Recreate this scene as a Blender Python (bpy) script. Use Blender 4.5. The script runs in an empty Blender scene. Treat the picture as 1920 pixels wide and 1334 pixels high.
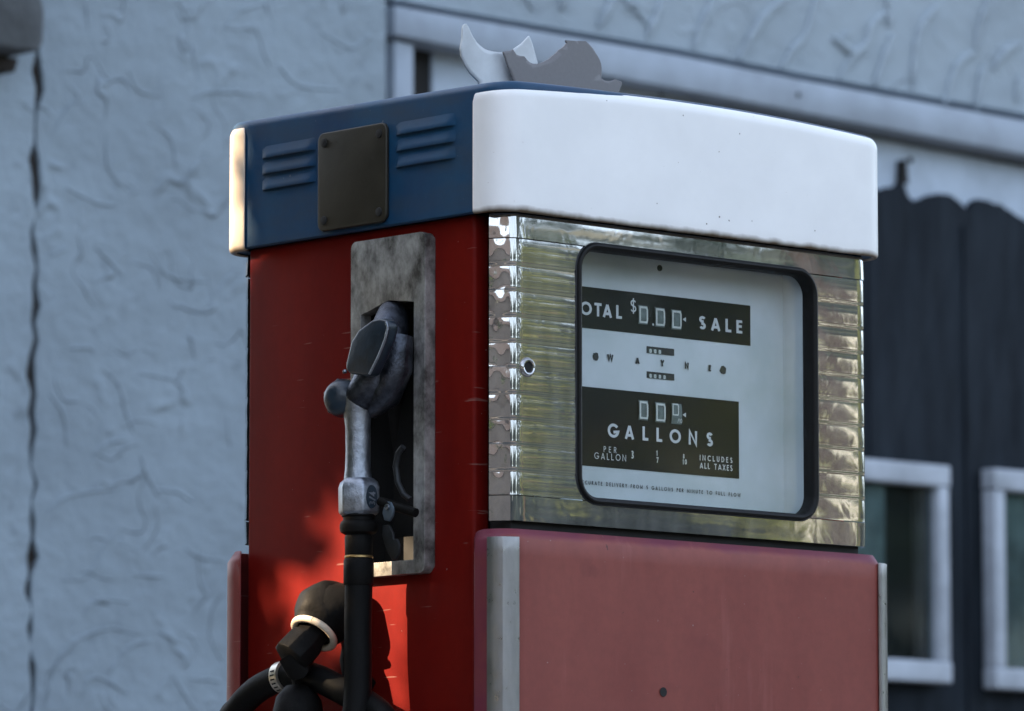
import bpy, bmesh, math, random
import numpy as np
from mathutils import Vector, Matrix
random.seed(7); np.random.seed(7)
R = math.radians
scene = bpy.context.scene
col = scene.collection

# ---------------------------------------------------------------- camera, sky, sun, exposure
CAM = Vector((-4.5724, -5.0893, 0.5262)); YAW = R(42.035); PITCH = R(6.547); FPX = 10100.0
cd = bpy.data.cameras.new("camera"); cam = bpy.data.objects.new("camera", cd); col.objects.link(cam)
cam.location = CAM; cam.rotation_euler = (R(90) + PITCH, 0, -YAW)
cd.sensor_width = 36; cd.lens = FPX / 1920 * 36; cd.clip_start = 0.1; cd.clip_end = 2000
cd.dof.use_dof = True; cd.dof.focus_distance = 7.0; cd.dof.aperture_fstop = 8.0
scene.camera = cam

SUN_A, SUN_E = R(37), R(30)
TO_SUN = Vector((-math.cos(SUN_A) * math.cos(SUN_E), math.sin(SUN_A) * math.cos(SUN_E), math.sin(SUN_E)))
world = bpy.data.worlds.new("World"); scene.world = world; world.use_nodes = True
wn = world.node_tree.nodes; wl = world.node_tree.links
for n in list(wn): wn.remove(n)
sky = wn.new("ShaderNodeTexSky"); sky.sky_type = 'NISHITA'; sky.sun_disc = False
sky.sun_elevation = SUN_E; sky.sun_rotation = math.atan2(TO_SUN.x, TO_SUN.y)
sky.air_density = 1.0; sky.dust_density = 2.0; sky.ozone_density = 1.0
bg = wn.new("ShaderNodeBackground"); bg.inputs[1].default_value = 0.15
wo = wn.new("ShaderNodeOutputWorld"); hs = wn.new('ShaderNodeHueSaturation'); hs.inputs['Saturation'].default_value = .64; wl.new(sky.outputs[0], hs.inputs['Color']); wl.new(hs.outputs[0], bg.inputs[0]); wl.new(bg.outputs[0], wo.inputs[0])
sl = bpy.data.lights.new("sun", 'SUN'); so = bpy.data.objects.new("sun", sl); col.objects.link(so)
sl.energy = 4.6; sl.angle = R(0.53); sl.color = (1, .76, .50)
so.rotation_euler = TO_SUN.to_track_quat('Z', 'Y').to_euler(); so.location = (-20, 20, 20)
scene.view_settings.view_transform = 'Standard'; scene.view_settings.look = 'None'
scene.view_settings.gamma = 1; scene.view_settings.exposure = 2.2

# ---------------------------------------------------------------- measuring helpers (photo survey -> world planes)
FW = Vector((math.sin(YAW) * math.cos(PITCH), math.cos(YAW) * math.cos(PITCH), math.sin(PITCH)))
RT = Vector((math.cos(YAW), -math.sin(YAW), 0)); UP = RT.cross(FW)
def ray(px, py): return FW * FPX + RT * (px - 960) - UP * (py - 667)
def FP(px, py, y):            # point on a plane parallel to the pump's front
    d = ray(px, py); return CAM + d * ((y - CAM.y) / d.y)
def SP(px, py, x):            # point on a plane parallel to the pump's side
    d = ray(px, py); return CAM + d * ((x - CAM.x) / d.x)

# ---------------------------------------------------------------- materials
def new_mat(name):
    m = bpy.data.materials.new(name); m.use_nodes = True; nt = m.node_tree
    return m, nt.nodes, nt.links, nt.nodes["Principled BSDF"]
def N(nodes, kind, **kw):
    n = nodes.new(kind)
    for k, v in kw.items(): setattr(n, k, v)
    return n
def noise(nodes, links, scale, detail=4, rough=.6, vec=None, dist=0, sc=None):
    tc = nodes.get("TC") or nodes.new("ShaderNodeTexCoord"); tc.name = "TC"
    n = nodes.new("ShaderNodeTexNoise"); n.inputs['Scale'].default_value = scale
    n.inputs['Detail'].default_value = detail; n.inputs['Roughness'].default_value = rough
    n.inputs['Distortion'].default_value = dist
    if sc:
        mp = nodes.new("ShaderNodeMapping"); mp.inputs['Scale'].default_value = sc
        links.new(tc.outputs['Object'], mp.inputs[0]); links.new(mp.outputs[0], n.inputs[0])
    else: links.new(vec if vec else tc.outputs['Object'], n.inputs[0])
    return n.outputs['Fac']
def ramp(nodes, links, src, lo, hi, c0=(0, 0, 0, 1), c1=(1, 1, 1, 1)):
    r = nodes.new("ShaderNodeValToRGB"); r.color_ramp.elements[0].position = lo; r.color_ramp.elements[1].position = hi
    r.color_ramp.elements[0].color = c0; r.color_ramp.elements[1].color = c1; links.new(src, r.inputs[0]); return r.outputs[0]
def mix(nodes, links, fac, a, b, mode='MIX'):
    m = nodes.new("ShaderNodeMix"); m.data_type = 'RGBA'; m.blend_type = mode
    for i, v in ((0, fac), (6, a), (7, b)):
        if isinstance(v, (int, float)): m.inputs[i].default_value = v
        elif isinstance(v, tuple): m.inputs[i].default_value = (*v[:3], 1)
        else: links.new(v, m.inputs[i])
    return m.outputs[2]
def math_(nodes, links, op, a, b=0.0, clamp=False):
    m = nodes.new("ShaderNodeMath"); m.operation = op; m.use_clamp = clamp
    for i, v in ((0, a), (1, b)):
        if isinstance(v, (int, float)): m.inputs[i].default_value = v
        else: links.new(v, m.inputs[i])
    return m.outputs[0]
def bump(nodes, links, b, h, strength=.3, dist=.01, chain=None):
    n = nodes.new("ShaderNodeBump"); n.inputs['Strength'].default_value = strength; n.inputs['Distance'].default_value = dist
    links.new(h, n.inputs['Height'])
    if chain: links.new(chain, n.inputs['Normal'])
    links.new(n.outputs[0], b.inputs['Normal']); return n.outputs[0]
def objaxis(nodes, links, i):
    tc = nodes.get("TC") or nodes.new("ShaderNodeTexCoord"); tc.name = "TC"
    s = nodes.new("ShaderNodeSeparateXYZ"); links.new(tc.outputs['Object'], s.inputs[0]); return s.outputs[i]
def simple(name, c, rough=.5, metal=0, var=.25, vscale=40, bmp=.1, bscale=250, spec=.5, dark=None, bd=.001):
    m, n, l, b = new_mat(name)
    f = noise(n, l, vscale, 5)
    c2 = dark if dark else tuple(x * (1 - var) for x in c)
    l.new(mix(n, l, ramp(n, l, f, .35, .7), c2, c), b.inputs['Base Color'])
    b.inputs['Metallic'].default_value = metal; b.inputs['Specular IOR Level'].default_value = spec
    l.new(math_(n, l, 'ADD', math_(n, l, 'MULTIPLY', f, .3), rough - .15), b.inputs['Roughness'])
    if bmp: bump(n, l, b, noise(n, l, bscale, 3), bmp, bd)
    return m

def chips(n, l, base, pts, color, strength=1.0):
    tc = n.get("TC") or n.new("ShaderNodeTexCoord"); tc.name = "TC"
    nz_ = n.new("ShaderNodeTexNoise"); nz_.inputs['Scale'].default_value = 300; l.new(tc.outputs['Object'], nz_.inputs[0])
    for p, r_ in pts:
        d = n.new("ShaderNodeVectorMath"); d.operation = 'DISTANCE'; l.new(tc.outputs['Object'], d.inputs[0]); d.inputs[1].default_value = tuple(p)
        q = math_(n, l, 'ADD', math_(n, l, 'DIVIDE', d.outputs['Value'], r_), math_(n, l, 'MULTIPLY', nz_.outputs['Fac'], .9))
        base = mix(n, l, math_(n, l, 'MULTIPLY', ramp(n, l, math_(n, l, 'MULTIPLY', q, .4), .40, .60, (1, 1, 1, 1), (0, 0, 0, 1)), strength), base, color)
    return base
# painted white lid panel: enamel with fine pits and rust along the bottom lip
def lid_white(name, tint):
    m, n, l, b = new_mat(name)
    z = objaxis(n, l, 2)
    base = mix(n, l, ramp(n, l, noise(n, l, 9, 5), .35, .7), tuple(x * .93 for x in tint), tint)
    spots = ramp(n, l, noise(n, l, 120, 2, .5), .74, .79)
    base = mix(n, l, math_(n, l, 'MULTIPLY', spots, .6), base, (.20, .14, .10))
    edge = math_(n, l, 'SUBTRACT', 1.0, math_(n, l, 'DIVIDE', math_(n, l, 'SUBTRACT', z, 1.497), .011), True)
    rn = ramp(n, l, math_(n, l, 'ADD', math_(n, l, 'MULTIPLY', edge, .55), math_(n, l, 'MULTIPLY', noise(n, l, 30, 3, .5), .5)), .40, .80)
    base = mix(n, l, rn, base, (.10, .065, .03))
    F = lambda a, c_: FP(a, c_, -.0165)
    base = chips(n, l, base, [(F(955, 373), .0045), (F(947, 379), .0030), (F(966, 378), .0035), (F(962, 369), .002)], (.16, .10, .03), .8)
    base = chips(n, l, base, [(F(957, 374), .0018), (F(1349, 407), .0016), (F(1367, 414), .0014), (F(1410, 415), .001), (F(1528, 433), .0012), (F(1232, 382), .001), (F(1138, 189), .001), (F(1281, 217), .0011), (F(1387, 251), .001), (F(1325, 420), .0013)], (.06, .03, .02), .9)
    l.new(base, b.inputs['Base Color']); b.inputs['Roughness'].default_value = .38
    b.inputs['Coat Weight'].default_value = .15; b.inputs['Coat Roughness'].default_value = .2
    bb = bump(n, l, b, noise(n, l, 420, 2), .10, .0006)
    bump(n, l, b, noise(n, l, 14, 2), .25, .003, bb)
    return m
M = {}
M['lid_white'] = lid_white('white_enamel', (.85, .85, .85))
M['lid_cream'] = lid_white('cream_enamel', (.60, .50, .40))  # same white enamel, warm sunlight painted into the tint
def paint(name, fresh, faded, edge=None, rough=.45, scratch=True):
    m, n, l, b = new_mat(name)
    streak = noise(n, l, 5, 5, .6, sc=(1.5, 1.5, .5))
    base = mix(n, l, ramp(n, l, streak, .3, .7), fresh, faded)
    base = mix(n, l, math_(n, l, 'MULTIPLY', ramp(n, l, noise(n, l, 60, 6, .7), .4, .75), .25), base, tuple(x * .55 for x in fresh))
    base = mix(n, l, math_(n, l, 'MULTIPLY', ramp(n, l, noise(n, l, 170, 2, .5), .76, .79), .6), base, (.35, .32, .30))
    if scratch:
        base = mix(n, l, math_(n, l, 'MULTIPLY', ramp(n, l, noise(n, l, 12, 2, .5, sc=(1, 1.0, 14)), .70, .73), .35), base, (.30, .2, .17))
    if edge: base = edge(n, l, base)
    l.new(base, b.inputs['Base Color'])
    l.new(math_(n, l, 'ADD', math_(n, l, 'MULTIPLY', streak, .25), rough - .12), b.inputs['Roughness'])
    b.inputs['Specular IOR Level'].default_value = .4
    bb = bump(n, l, b, noise(n, l, 500, 2), .12, .0005)
    bump(n, l, b, noise(n, l, 7, 2), .3, .004, bb)
    return m
def door_edge(n, l, base):     # fresher purple paint left along the top and the side flange of the front door
    z = objaxis(n, l, 2); x = objaxis(n, l, 0)
    e = math_(n, l, 'DIVIDE', math_(n, l, 'SUBTRACT', z, 1.066), .018, True)
    e2 = math_(n, l, 'DIVIDE', math_(n, l, 'SUBTRACT', .012, x), .018, True)
    e = math_(n, l, 'MAXIMUM', e, e2)
    f = math_(n, l, 'ADD', math_(n, l, 'MULTIPLY', e, .42), math_(n, l, 'MULTIPLY', noise(n, l, 10, 4), .55))
    base = mix(n, l, ramp(n, l, f, .52, .72), base, (.14, .020, .040))
    blot = ramp(n, l, noise(n, l, 7, 4, .65), .58, .72)
    base = mix(n, l, math_(n, l, 'MULTIPLY', blot, .5), base, (.16, .030, .026))
    run = ramp(n, l, noise(n, l, 22, 5, .6, sc=(1, 1, .09)), .60, .74)
    base = mix(n, l, math_(n, l, 'MULTIPLY', run, .35), base, (.36, .13, .11))
    F = lambda a, c_: FP(a, c_, -.0165)
    base = chips(n, l, base, [(F(1100, 1066), .014), (F(1112, 1072), .010)], (.13, .022, .02), .3)
    base = chips(n, l, base, [(F(1138, 1022), .0016), (F(1138, 1026), .0018), (F(1139, 1030), .0012), (F(1300, 1110), .0011)], (.03, .01, .01), .9)
    chip = ramp(n, l, noise(n, l, 75, 3, .6, sc=(1, 1, .8)), .74, .76)
    return mix(n, l, math_(n, l, 'MULTIPLY', chip, .8), base, (.08, .025, .02))
M['red_side'] = paint('red_side_paint', (.105, .0045, .0038), (.160, .0075, .0042))
M['red_side'].node_tree.nodes['Principled BSDF'].inputs['Specular IOR Level'].default_value = .07
M['red_door'] = paint('faded_red_door_paint', (.175, .032, .025), (.24, .058, .043), door_edge, .55, False)
M['red_back'] = paint('dark_red_back_paint', (.15, .016, .016), (.18, .022, .02))
def blue_edge(n, l, base):
    z = objaxis(n, l, 2)
    sc = ramp(n, l, noise(n, l, 9, 5, .6, sc=(1, 1, 3)), .45, .75)
    base = mix(n, l, math_(n, l, 'MULTIPLY', sc, .55), base, (.035, .045, .06))
    r = ramp(n, l, noise(n, l, 26, 4), .76, .79)
    return mix(n, l, r, base, (.35, .13, .09))
M['blue'] = paint('blue_lid_paint', (.005, .032, .085), (.008, .060, .125), blue_edge, .5, False)
M['blue'].node_tree.nodes['Principled BSDF'].inputs['Specular IOR Level'].default_value = .25

def steel_mat(name, tone=.62, rough=.13, wob=.25, haze=.30):
    m, n, l, b = new_mat(name)
    st = noise(n, l, 10, 6, .7, sc=(3, 3, .6)); fine = noise(n, l, 90, 4, .7)
    l.new(mix(n, l, ramp(n, l, st, .3, .75), (tone * .66,) * 3, (tone, tone * .99, tone * .97)), b.inputs['Base Color'])
    l.new(math_(n, l, 'SUBTRACT', .97, math_(n, l, 'MULTIPLY', st, haze)), b.inputs['Metallic'])
    l.new(math_(n, l, 'ADD', math_(n, l, 'MULTIPLY', fine, rough * .9), rough * .15), b.inputs['Roughness'])
    bb = bump(n, l, b, noise(n, l, 24, 2, .5, dist=.6), wob, .002)
    bump(n, l, b, noise(n, l, 9, 1), wob * .8, .004, bb)
    return m
M['steel'] = steel_mat('stainless_steel', .52, .07, .045)
M['trim'] = steel_mat('trim_metal', .30, .6, .1, .35)
def aluminium():
    m, n, l, b = new_mat('worn_cast_aluminium')
    f = noise(n, l, 30, 5, .65, sc=(1, 1.3, .9)); g = noise(n, l, 60, 4)
    l.new(mix(n, l, ramp(n, l, f, .33, .68), (.075, .07, .064), (.46, .45, .43)), b.inputs['Base Color'])
    b.inputs['Metallic'].default_value = .55
    l.new(math_(n, l, 'ADD', math_(n, l, 'MULTIPLY', g, .35), .22), b.inputs['Roughness'])
    bump(n, l, b, noise(n, l, 300, 3), .25, .0008); return m
M['alu'] = aluminium()
M['cast'] = simple('grey_cast_metal', (.34, .37, .42), .36, .9, .45, 90, .5, 350, bd=.0012)
M['knob'] = simple('blue_black_plastic', (.012, .025, .04), .35, 0, .5, 60, .3, 200)
M['rubber'] = simple('black_rubber', (.004, .004, .004), .6, 0, .3, 50, .6, 120, spec=.08, dark=(.008, .0075, .007))
M['cast_dark'] = simple('dark_oxidised_metal', (.085, .095, .12), .36, .85, .6, 70, .6, 220, bd=.0015)  # grey cast metal again, darkened to paint the shade on the nozzle head
M['hose'] = simple('black_hose_rubber', (.003, .003, .003), .65, 0, .4, 90, .35, 240, spec=.15)
M['brass'] = simple('brass', (.65, .45, .20), .35, 1, .4, 80, .1)
M['clampm'] = simple('clamp_metal', (.72, .66, .55), .35, .8, .3, 80, .1)
M['ivory'] = simple('ivory_ring_plastic', (.78, .66, .50), .4, 0, .25, 60, .1)
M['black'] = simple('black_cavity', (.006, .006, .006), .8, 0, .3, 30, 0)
M['gasket'] = simple('black_gasket_rubber', (.006, .006, .006), .5, 0, .3, 120, .15, 300, spec=.2)
M['brown'] = simple('dark_brown_plate', (.030, .026, .017), .5, .3, .4, 18, .3, 60)
M['dial'] = simple('dial_white_enamel', (.66, .71, .73), .5, 0, .12, 6, .05, dark=(.47, .54, .53))
M['dialblack'] = simple('dial_black_print', (.006, .007, .006), .5, 0, .5, 25, .05, spec=.15)
M['ink'] = simple('black_ink', (.012, .012, .012), .5, 0, .2, 100, 0)
M['print_white'] = simple('white_print', (.62, .66, .66), .5, 0, .1, 90, 0)
M['wheel'] = simple('number_wheel_grey', (.15, .20, .185), .5, 0, .5, 120, .1)
M['wheel_print'] = simple('number_wheel_print', (.68, .73, .68), .5, 0, .25, 160, 0)
M['topper_white'] = simple('topper_white_sheet', (.60, .64, .67), .4, 0, .3, 14, .1, 60)
M['topper_grey'] = simple('topper_grey_sheet', (.17, .165, .17), .6, 0, .12, 200, .1)
M['darkmetal'] = simple('dull_dark_metal', (.03, .033, .036), .5, .6, .4, 60, .2)
M['lever'] = simple('pale_blue_lever', (.11, .15, .19), .45, .5, .3, 80, .2)
def stucco(name, c, ridge=.9, scale=3.0, soft=False):
    m, n, l, b = new_mat(name)
    tc = N(n, "ShaderNodeTexCoord"); tc.name = "TC"
    mp = n.new("ShaderNodeMapping"); l.new(tc.outputs['Object'], mp.inputs[0])
    wn_ = n.new("ShaderNodeTexNoise"); wn_.inputs['Scale'].default_value = 2.2; wn_.inputs['Detail'].default_value = 3
    l.new(tc.outputs['Object'], wn_.inputs[0])
    add = n.new("ShaderNodeVectorMath"); add.operation = 'MULTIPLY_ADD'
    l.new(wn_.outputs['Color'], add.inputs[0]); add.inputs[1].default_value = (.9, .9, .9); l.new(tc.outputs['Object'], add.inputs[2])
    vo = n.new("ShaderNodeTexVoronoi"); vo.feature = 'DISTANCE_TO_EDGE'; vo.inputs['Scale'].default_value = scale
    l.new(add.outputs[0], vo.inputs['Vector'])
    vr = n.new("ShaderNodeTexVoronoi"); vr.feature = 'F1'; vr.inputs['Scale'].default_value = scale * 1.3
    l.new(add.outputs[0], vr.inputs['Vector'])
    line = ramp(n, l, vo.outputs['Distance'], .0, .045, (1, 1, 1, 1), (0, 0, 0, 1))
    arc = n.new("ShaderNodeMath"); arc.operation = 'PINGPONG'; l.new(vr.outputs['Distance'], arc.inputs[0]); arc.inputs[1].default_value = .11
    arcl = ramp(n, l, arc.outputs[0], .0, .016, (1, 1, 1, 1), (0, 0, 0, 1))
    mask = ramp(n, l, noise(n, l, 4.5, 3), .53, .66); mask2 = ramp(n, l, noise(n, l, 6.5, 2, vec=None, sc=(1.3, 1, .8)), .54, .68)
    h = math_(n, l, 'ADD', math_(n, l, 'MULTIPLY', line, mask), math_(n, l, 'MULTIPLY', arcl, mask2), False)
    h2 = math_(n, l, 'ADD', math_(n, l, 'MULTIPLY', h, .8), math_(n, l, 'MULTIPLY', noise(n, l, 14, 5, .6), 1.0))
    stain = ramp(n, l, noise(n, l, 1.6, 5, .65), .32, .72)
    base = mix(n, l, stain, tuple(x * .80 for x in c), c)
    crack = math_(n, l, 'MULTIPLY', math_(n, l, 'MULTIPLY', line, ramp(n, l, noise(n, l, 7, 4, .7, sc=(1, 1, 1.7)), .55, .68)), .6)
    base = mix(n, l, crack, base, tuple(x * .45 for x in c))
    l.new(base, b.inputs['Base Color']); b.inputs['Roughness'].default_value = .8; b.inputs['Specular IOR Level'].default_value = .2
    bump(n, l, b, h2, ridge, .02); return m
M['stucco'] = stucco('blue_grey_stucco', (.285, .345, .395), .7, 2.2)
M['stucco_swirl'] = stucco('swirled_stucco', (.335, .395, .445), .5, 3.2)
M['stained'] = simple('dark_stained_plaster', (.10, .11, .12), .85, 0, .5, 8, .6, 40, bd=.01)
M['board'] = simple('painted_board', (.36, .42, .50), .65, 0, .3, 7, .5, 60, bd=.004)
M['fascia'] = simple('painted_fascia', (.44, .52, .62), .65, 0, .25, 8, .4, 60, bd=.004)
M['window_white'] = simple('white_window_paint', (.47, .52, .59), .6, 0, .35, 9, .3, 60, bd=.003)
M['gapdark'] = simple('dark_gap', (.012, .012, .013), .9, 0, .4, 20, 0)
def cladding():
    m, n, l, b = new_mat('dark_blue_boards')
    f = noise(n, l, 6, 6, .7, sc=(4, 4, .5))
    l.new(mix(n, l, ramp(n, l, f, .3, .75), (.006, .009, .013), (.022, .030, .040)), b.inputs['Base Color'])
    b.inputs['Roughness'].default_value = .85; b.inputs['Specular IOR Level'].default_value = .15; bump(n, l, b, noise(n, l, 20, 4, .6, sc=(5, 5, .6)), .4, .006); return m
M['clad'] = cladding()
M['curtain'] = simple('pale_curtain', (.30, .37, .38), .9, 0, .6, 7, .3, 30, bd=.005)
M['curtain_brown'] = simple('brown_curtain', (.13, .115, .12), .9, 0, .5, 12, .3, 30)
def glass(name, rough=.02, tint=(.9, .95, .94), dirt=.0):
    m = bpy.data.materials.new(name); m.use_nodes = True; n = m.node_tree.nodes; l = m.node_tree.links
    for x in list(n): n.remove(x)
    o = n.new("ShaderNodeOutputMaterial"); t = n.new("ShaderNodeBsdfTransparent"); t.inputs[0].default_value = (*tint, 1)
    g = n.new("ShaderNodeBsdfGlossy"); g.inputs['Roughness'].default_value = rough
    lw = n.new("ShaderNodeLayerWeight"); lw.inputs[0].default_value = .5
    k = math_(n, l, 'ADD', math_(n, l, 'MULTIPLY', math_(n, l, 'POWER', lw.outputs['Facing'], 4.0), .8), .034, True)
    mx = n.new("ShaderNodeMixShader"); l.new(k, mx.inputs[0]); l.new(t.outputs[0], mx.inputs[1]); l.new(g.outputs[0], mx.inputs[2])
    d = n.new("ShaderNodeBsdfDiffuse"); d.inputs[0].default_value = (.5, .5, .48, 1)
    f = ramp(n, l, noise(n, l, 5, 5), .4, .8); mm = n.new("ShaderNodeMixShader")
    l.new(math_(n, l, 'MULTIPLY', f, dirt), mm.inputs[0]); l.new(mx.outputs[0], mm.inputs[1]); l.new(d.outputs[0], mm.inputs[2])
    l.new(mm.outputs[0], o.inputs[0]); return m
M['glass'] = glass('dial_glass', .06, (.96, .97, .98), .008)
M['paneglass'] = glass('house_window_glass', .05, (.75, .8, .8), .03)
def leafm(name, a, b_):
    m, n, l, b = new_mat(name)
    l.new(mix(n, l, noise(n, l, 9, 2), a, b_), b.inputs['Base Color']); b.inputs['Roughness'].default_value = .5
    b.inputs['Transmission Weight'].default_value = 0
    tr = n.new("ShaderNodeBsdfTranslucent"); tr.inputs[0].default_value = (*[min(1, x * 2.2) for x in b_], 1)
    mx = n.new("ShaderNodeMixShader"); mx.inputs[0].default_value = .3
    o = n["Material Output"]; l.new(b.outputs[0], mx.inputs[1]); l.new(tr.outputs[0], mx.inputs[2]); l.new(mx.outputs[0], o.inputs[0]); return m
M['leaf'] = leafm('leaf_green', (.025, .05, .012), (.16, .18, .035))
M['leaf_dark'] = leafm('leaf_dark_green', (.025, .05, .015), (.06, .10, .02))
M['pine'] = leafm('far_conifer_green', (.010, .026, .024), (.022, .045, .035))
M['grass'] = simple('grass', (.03, .05, .015), .9, 0, .5, 4, .5, 60)
M['darkbrown'] = simple('dark_brown_dirt', (.028, .02, .015), .95, 0, .5, 9, .5, 60)  # dirt in the crack, painted shade under the ledge
M['bark'] = simple('bark', (.10, .075, .055), .9, 0, .5, 20, 1, 40, bd=.02)
M['post'] = simple('brown_wood_post', (.022, .015, .013), .85, 0, .4, 20, .5, 60)
M['tan'] = simple('tan_render', (.42, .33, .26), .9, 0, .2, 3, .3, 30)
M['roof'] = simple('brown_roof', (.10, .07, .06), .9, 0, .3, 10, .3, 30)
M['ground'] = simple('worn_asphalt', (.13, .12, .11), .9, 0, .4, 3, .5, 40, bd=.01)
M['concrete'] = simple('concrete', (.38, .36, .33), .9, 0, .3, 8, .5, 60, bd=.005)

# ---------------------------------------------------------------- object helpers
def empty(name, loc, label, cat, group=None):
    o = bpy.data.objects.new(name, None); col.objects.link(o); o.location = loc
    o.empty_display_size = .1; o["label"] = label; o["category"] = cat
    if group: o["group"] = group
    return o
def link(name, me, mat, parent=None, smooth=False, label=None):
    o = bpy.data.objects.new(name, me); col.objects.link(o)
    if mat is not None: me.materials.append(mat)
    if smooth:
        for p in me.polygons: p.use_smooth = True
    if parent is not None:
        o.parent = parent; m = Matrix.Identity(4); q = parent; off = Vector()
        while q is not None and q.type == 'EMPTY': off += q.location; q = q.parent
        if parent.type == 'EMPTY': o.matrix_parent_inverse = Matrix.Translation(-off)
    if label: o["label"] = label
    return o
class MB:
    def __init__(s): s.v = []; s.f = []
    def add(s, vs, fs):
        k = len(s.v); s.v += [tuple(v) for v in vs]; s.f += [tuple(i + k for i in f) for f in fs]; return s
    def box(s, lo, hi):
        x0, y0, z0 = lo; x1, y1, z1 = hi
        return s.add([(x0, y0, z0), (x1, y0, z0), (x1, y1, z0), (x0, y1, z0), (x0, y0, z1), (x1, y0, z1), (x1, y1, z1), (x0, y1, z1)],
                     [(0, 3, 2, 1), (4, 5, 6, 7), (0, 1, 5, 4), (1, 2, 6, 5), (2, 3, 7, 6), (3, 0, 4, 7)])
    def tube(s, pts, rad, seg=20, caps=True, flat=None):
        pts = [Vector(p) for p in pts]; n = len(pts)
        if not isinstance(rad, (list, tuple)): rad = [rad] * n
        up = None; vs = []; fs = []
        for i, p in enumerate(pts):
            t = (pts[min(i + 1, n - 1)] - pts[max(i - 1, 0)])
            if t.length < 1e-9: t = Vector((0, 0, 1))
            t.normalize()
            if up is None: up = t.orthogonal().normalized()
            a = (up - t * up.dot(t)).normalized(); up = a; b = t.cross(a)
            for k in range(seg):
                th = 2 * math.pi * k / seg
                vs.append(p + (a * math.cos(th) + b * math.sin(th)) * rad[i])
        for i in range(n - 1):
            for k in range(seg):
                k2 = (k + 1) % seg; fs.append((i * seg + k, i * seg + k2, (i + 1) * seg + k2, (i + 1) * seg + k))
        if caps: fs.append(tuple(range(seg - 1, -1, -1))); fs.append(tuple((n - 1) * seg + k for k in range(seg)))
        return s.add(vs, fs)
    def lathe(s, origin, axis, prof, seg=32, rot=0):     # prof: (distance along axis, radius)
        ax = Vector(axis).normalized(); a = ax.orthogonal().normalized(); b = ax.cross(a); o = Vector(origin); vs = []; fs = []
        for d, r in prof:
            for k in range(seg):
                th = 2 * math.pi * k / seg + rot; vs.append(o + ax * d + (a * math.cos(th) + b * math.sin(th)) * r)
        for i in range(len(prof) - 1):
            for k in range(seg):
                k2 = (k + 1) % seg; fs.append((i * seg + k, i * seg + k2, (i + 1) * seg + k2, (i + 1) * seg + k))
        fs.append(tuple(range(seg - 1, -1, -1))); fs.append(tuple((len(prof) - 1) * seg + k for k in range(seg)))
        return s.add(vs, fs)
    def mesh(s, name='mesh'):
        me = bpy.data.meshes.new(name); me.from_pydata(s.v, [], s.f); me.validate(); me.update(); return me
    def build(s, name, mat, parent=None, smooth=False, bevel=0, seg=2, label=None, angle=35):
        me = s.mesh(name); bm = bmesh.new(); bm.from_mesh(me)
        bmesh.ops.recalc_face_normals(bm, faces=bm.faces)
        if bevel:
            ed = [e for e in bm.edges if len(e.link_faces) == 2 and e.calc_face_angle(0) > R(angle)]
            bmesh.ops.bevel(bm, geom=ed, offset=bevel, segments=seg, affect='EDGES', profile=.5, clamp_overlap=True)
        if smooth or bevel:
            for f in bm.faces: f.smooth = True
            for e in bm.edges:
                if len(e.link_faces) == 2 and e.calc_face_angle(0) > R(40): e.smooth = False
        bm.to_mesh(me); bm.free()
        return link(name, me, mat, parent, False, label)
def prism(outline, depth_vec):           # closed outline of 3D points extruded by a vector
    n = len(outline); d = Vector(depth_vec); m = MB()
    m.add([Vector(p) for p in outline] + [Vector(p) + d for p in outline],
          [tuple(range(n)), tuple(range(2 * n - 1, n - 1, -1))] + [(i, (i + 1) % n, n + (i + 1) % n, n + i) for i in range(n)])
    return m
def thing(o, label, cat, group=None):
    o["label"] = label; o["category"] = cat
    if group: o["group"] = group
    return o
def rrect(x0, x1, z0, z1, r, n=8):
    out = []
    for cx, cz, a0 in ((x1 - r, z1 - r, 0), (x0 + r, z1 - r, 90), (x0 + r, z0 + r, 180), (x1 - r, z0 + r, 270)):
        for k in range(n + 1):
            a = R(a0 + 90 * k / n); out.append((cx + r * math.cos(a), cz + r * math.sin(a)))
    return out

# ================================================================ setting
g = MB().box((-150, -150, -.5), (150, 150, 0)).build('ground', M['ground']); g["kind"] = "structure"
lawn = MB().box((2.6, -60, .002), (60, -2.6, .03)).build('lawn', M['grass']); lawn["kind"] = "structure"
isl = MB().box((-.9, -.75, 0.004), (1.6, 1.3, .15)).build('pump_island', M['concrete'], bevel=.015); isl["kind"] = "structure"

# ================================================================ the building behind
YW = 4.5
def W(px, py, y=YW): return FP(px, py, y)
def wpoly(pts, y, t): return prism([W(a, b, y) for a, b in pts], (0, t, 0))
house = empty('stucco_house', (4.4, 4.7, 0), 'pale blue-grey rough plastered house wall with boards and dark cladding behind the pump', 'house')
MB().box((1.3, 4.78, 0), (9.2, 5.1, 3.7)).build('backing_wall', M['gapdark'], house)
def jag(x, z0, z1, n, amp, seed):
    rnd = random.Random(seed); return [(x + rnd.uniform(-amp, amp) * (.4 + .6 * rnd.random()), z0 + (z1 - z0) * i / n) for i in range(n + 1)]
def catm(P, n=8):
    P = [Vector(p) for p in P]; out = []
    for i in range(len(P) - 1):
        p0 = P[max(i - 1, 0)]; p1 = P[i]; p2 = P[i + 1]; p3 = P[min(i + 2, len(P) - 1)]
        for k in range(n):
            t = k / n; out.append(.5 * ((2 * p1) + (p2 - p0) * t + (2 * p0 - 5 * p1 + 4 * p2 - p3) * t * t + (3 * p1 - p0 - 3 * p2 + p3) * t ** 3))
    out.append(P[-1]); return out
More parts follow.
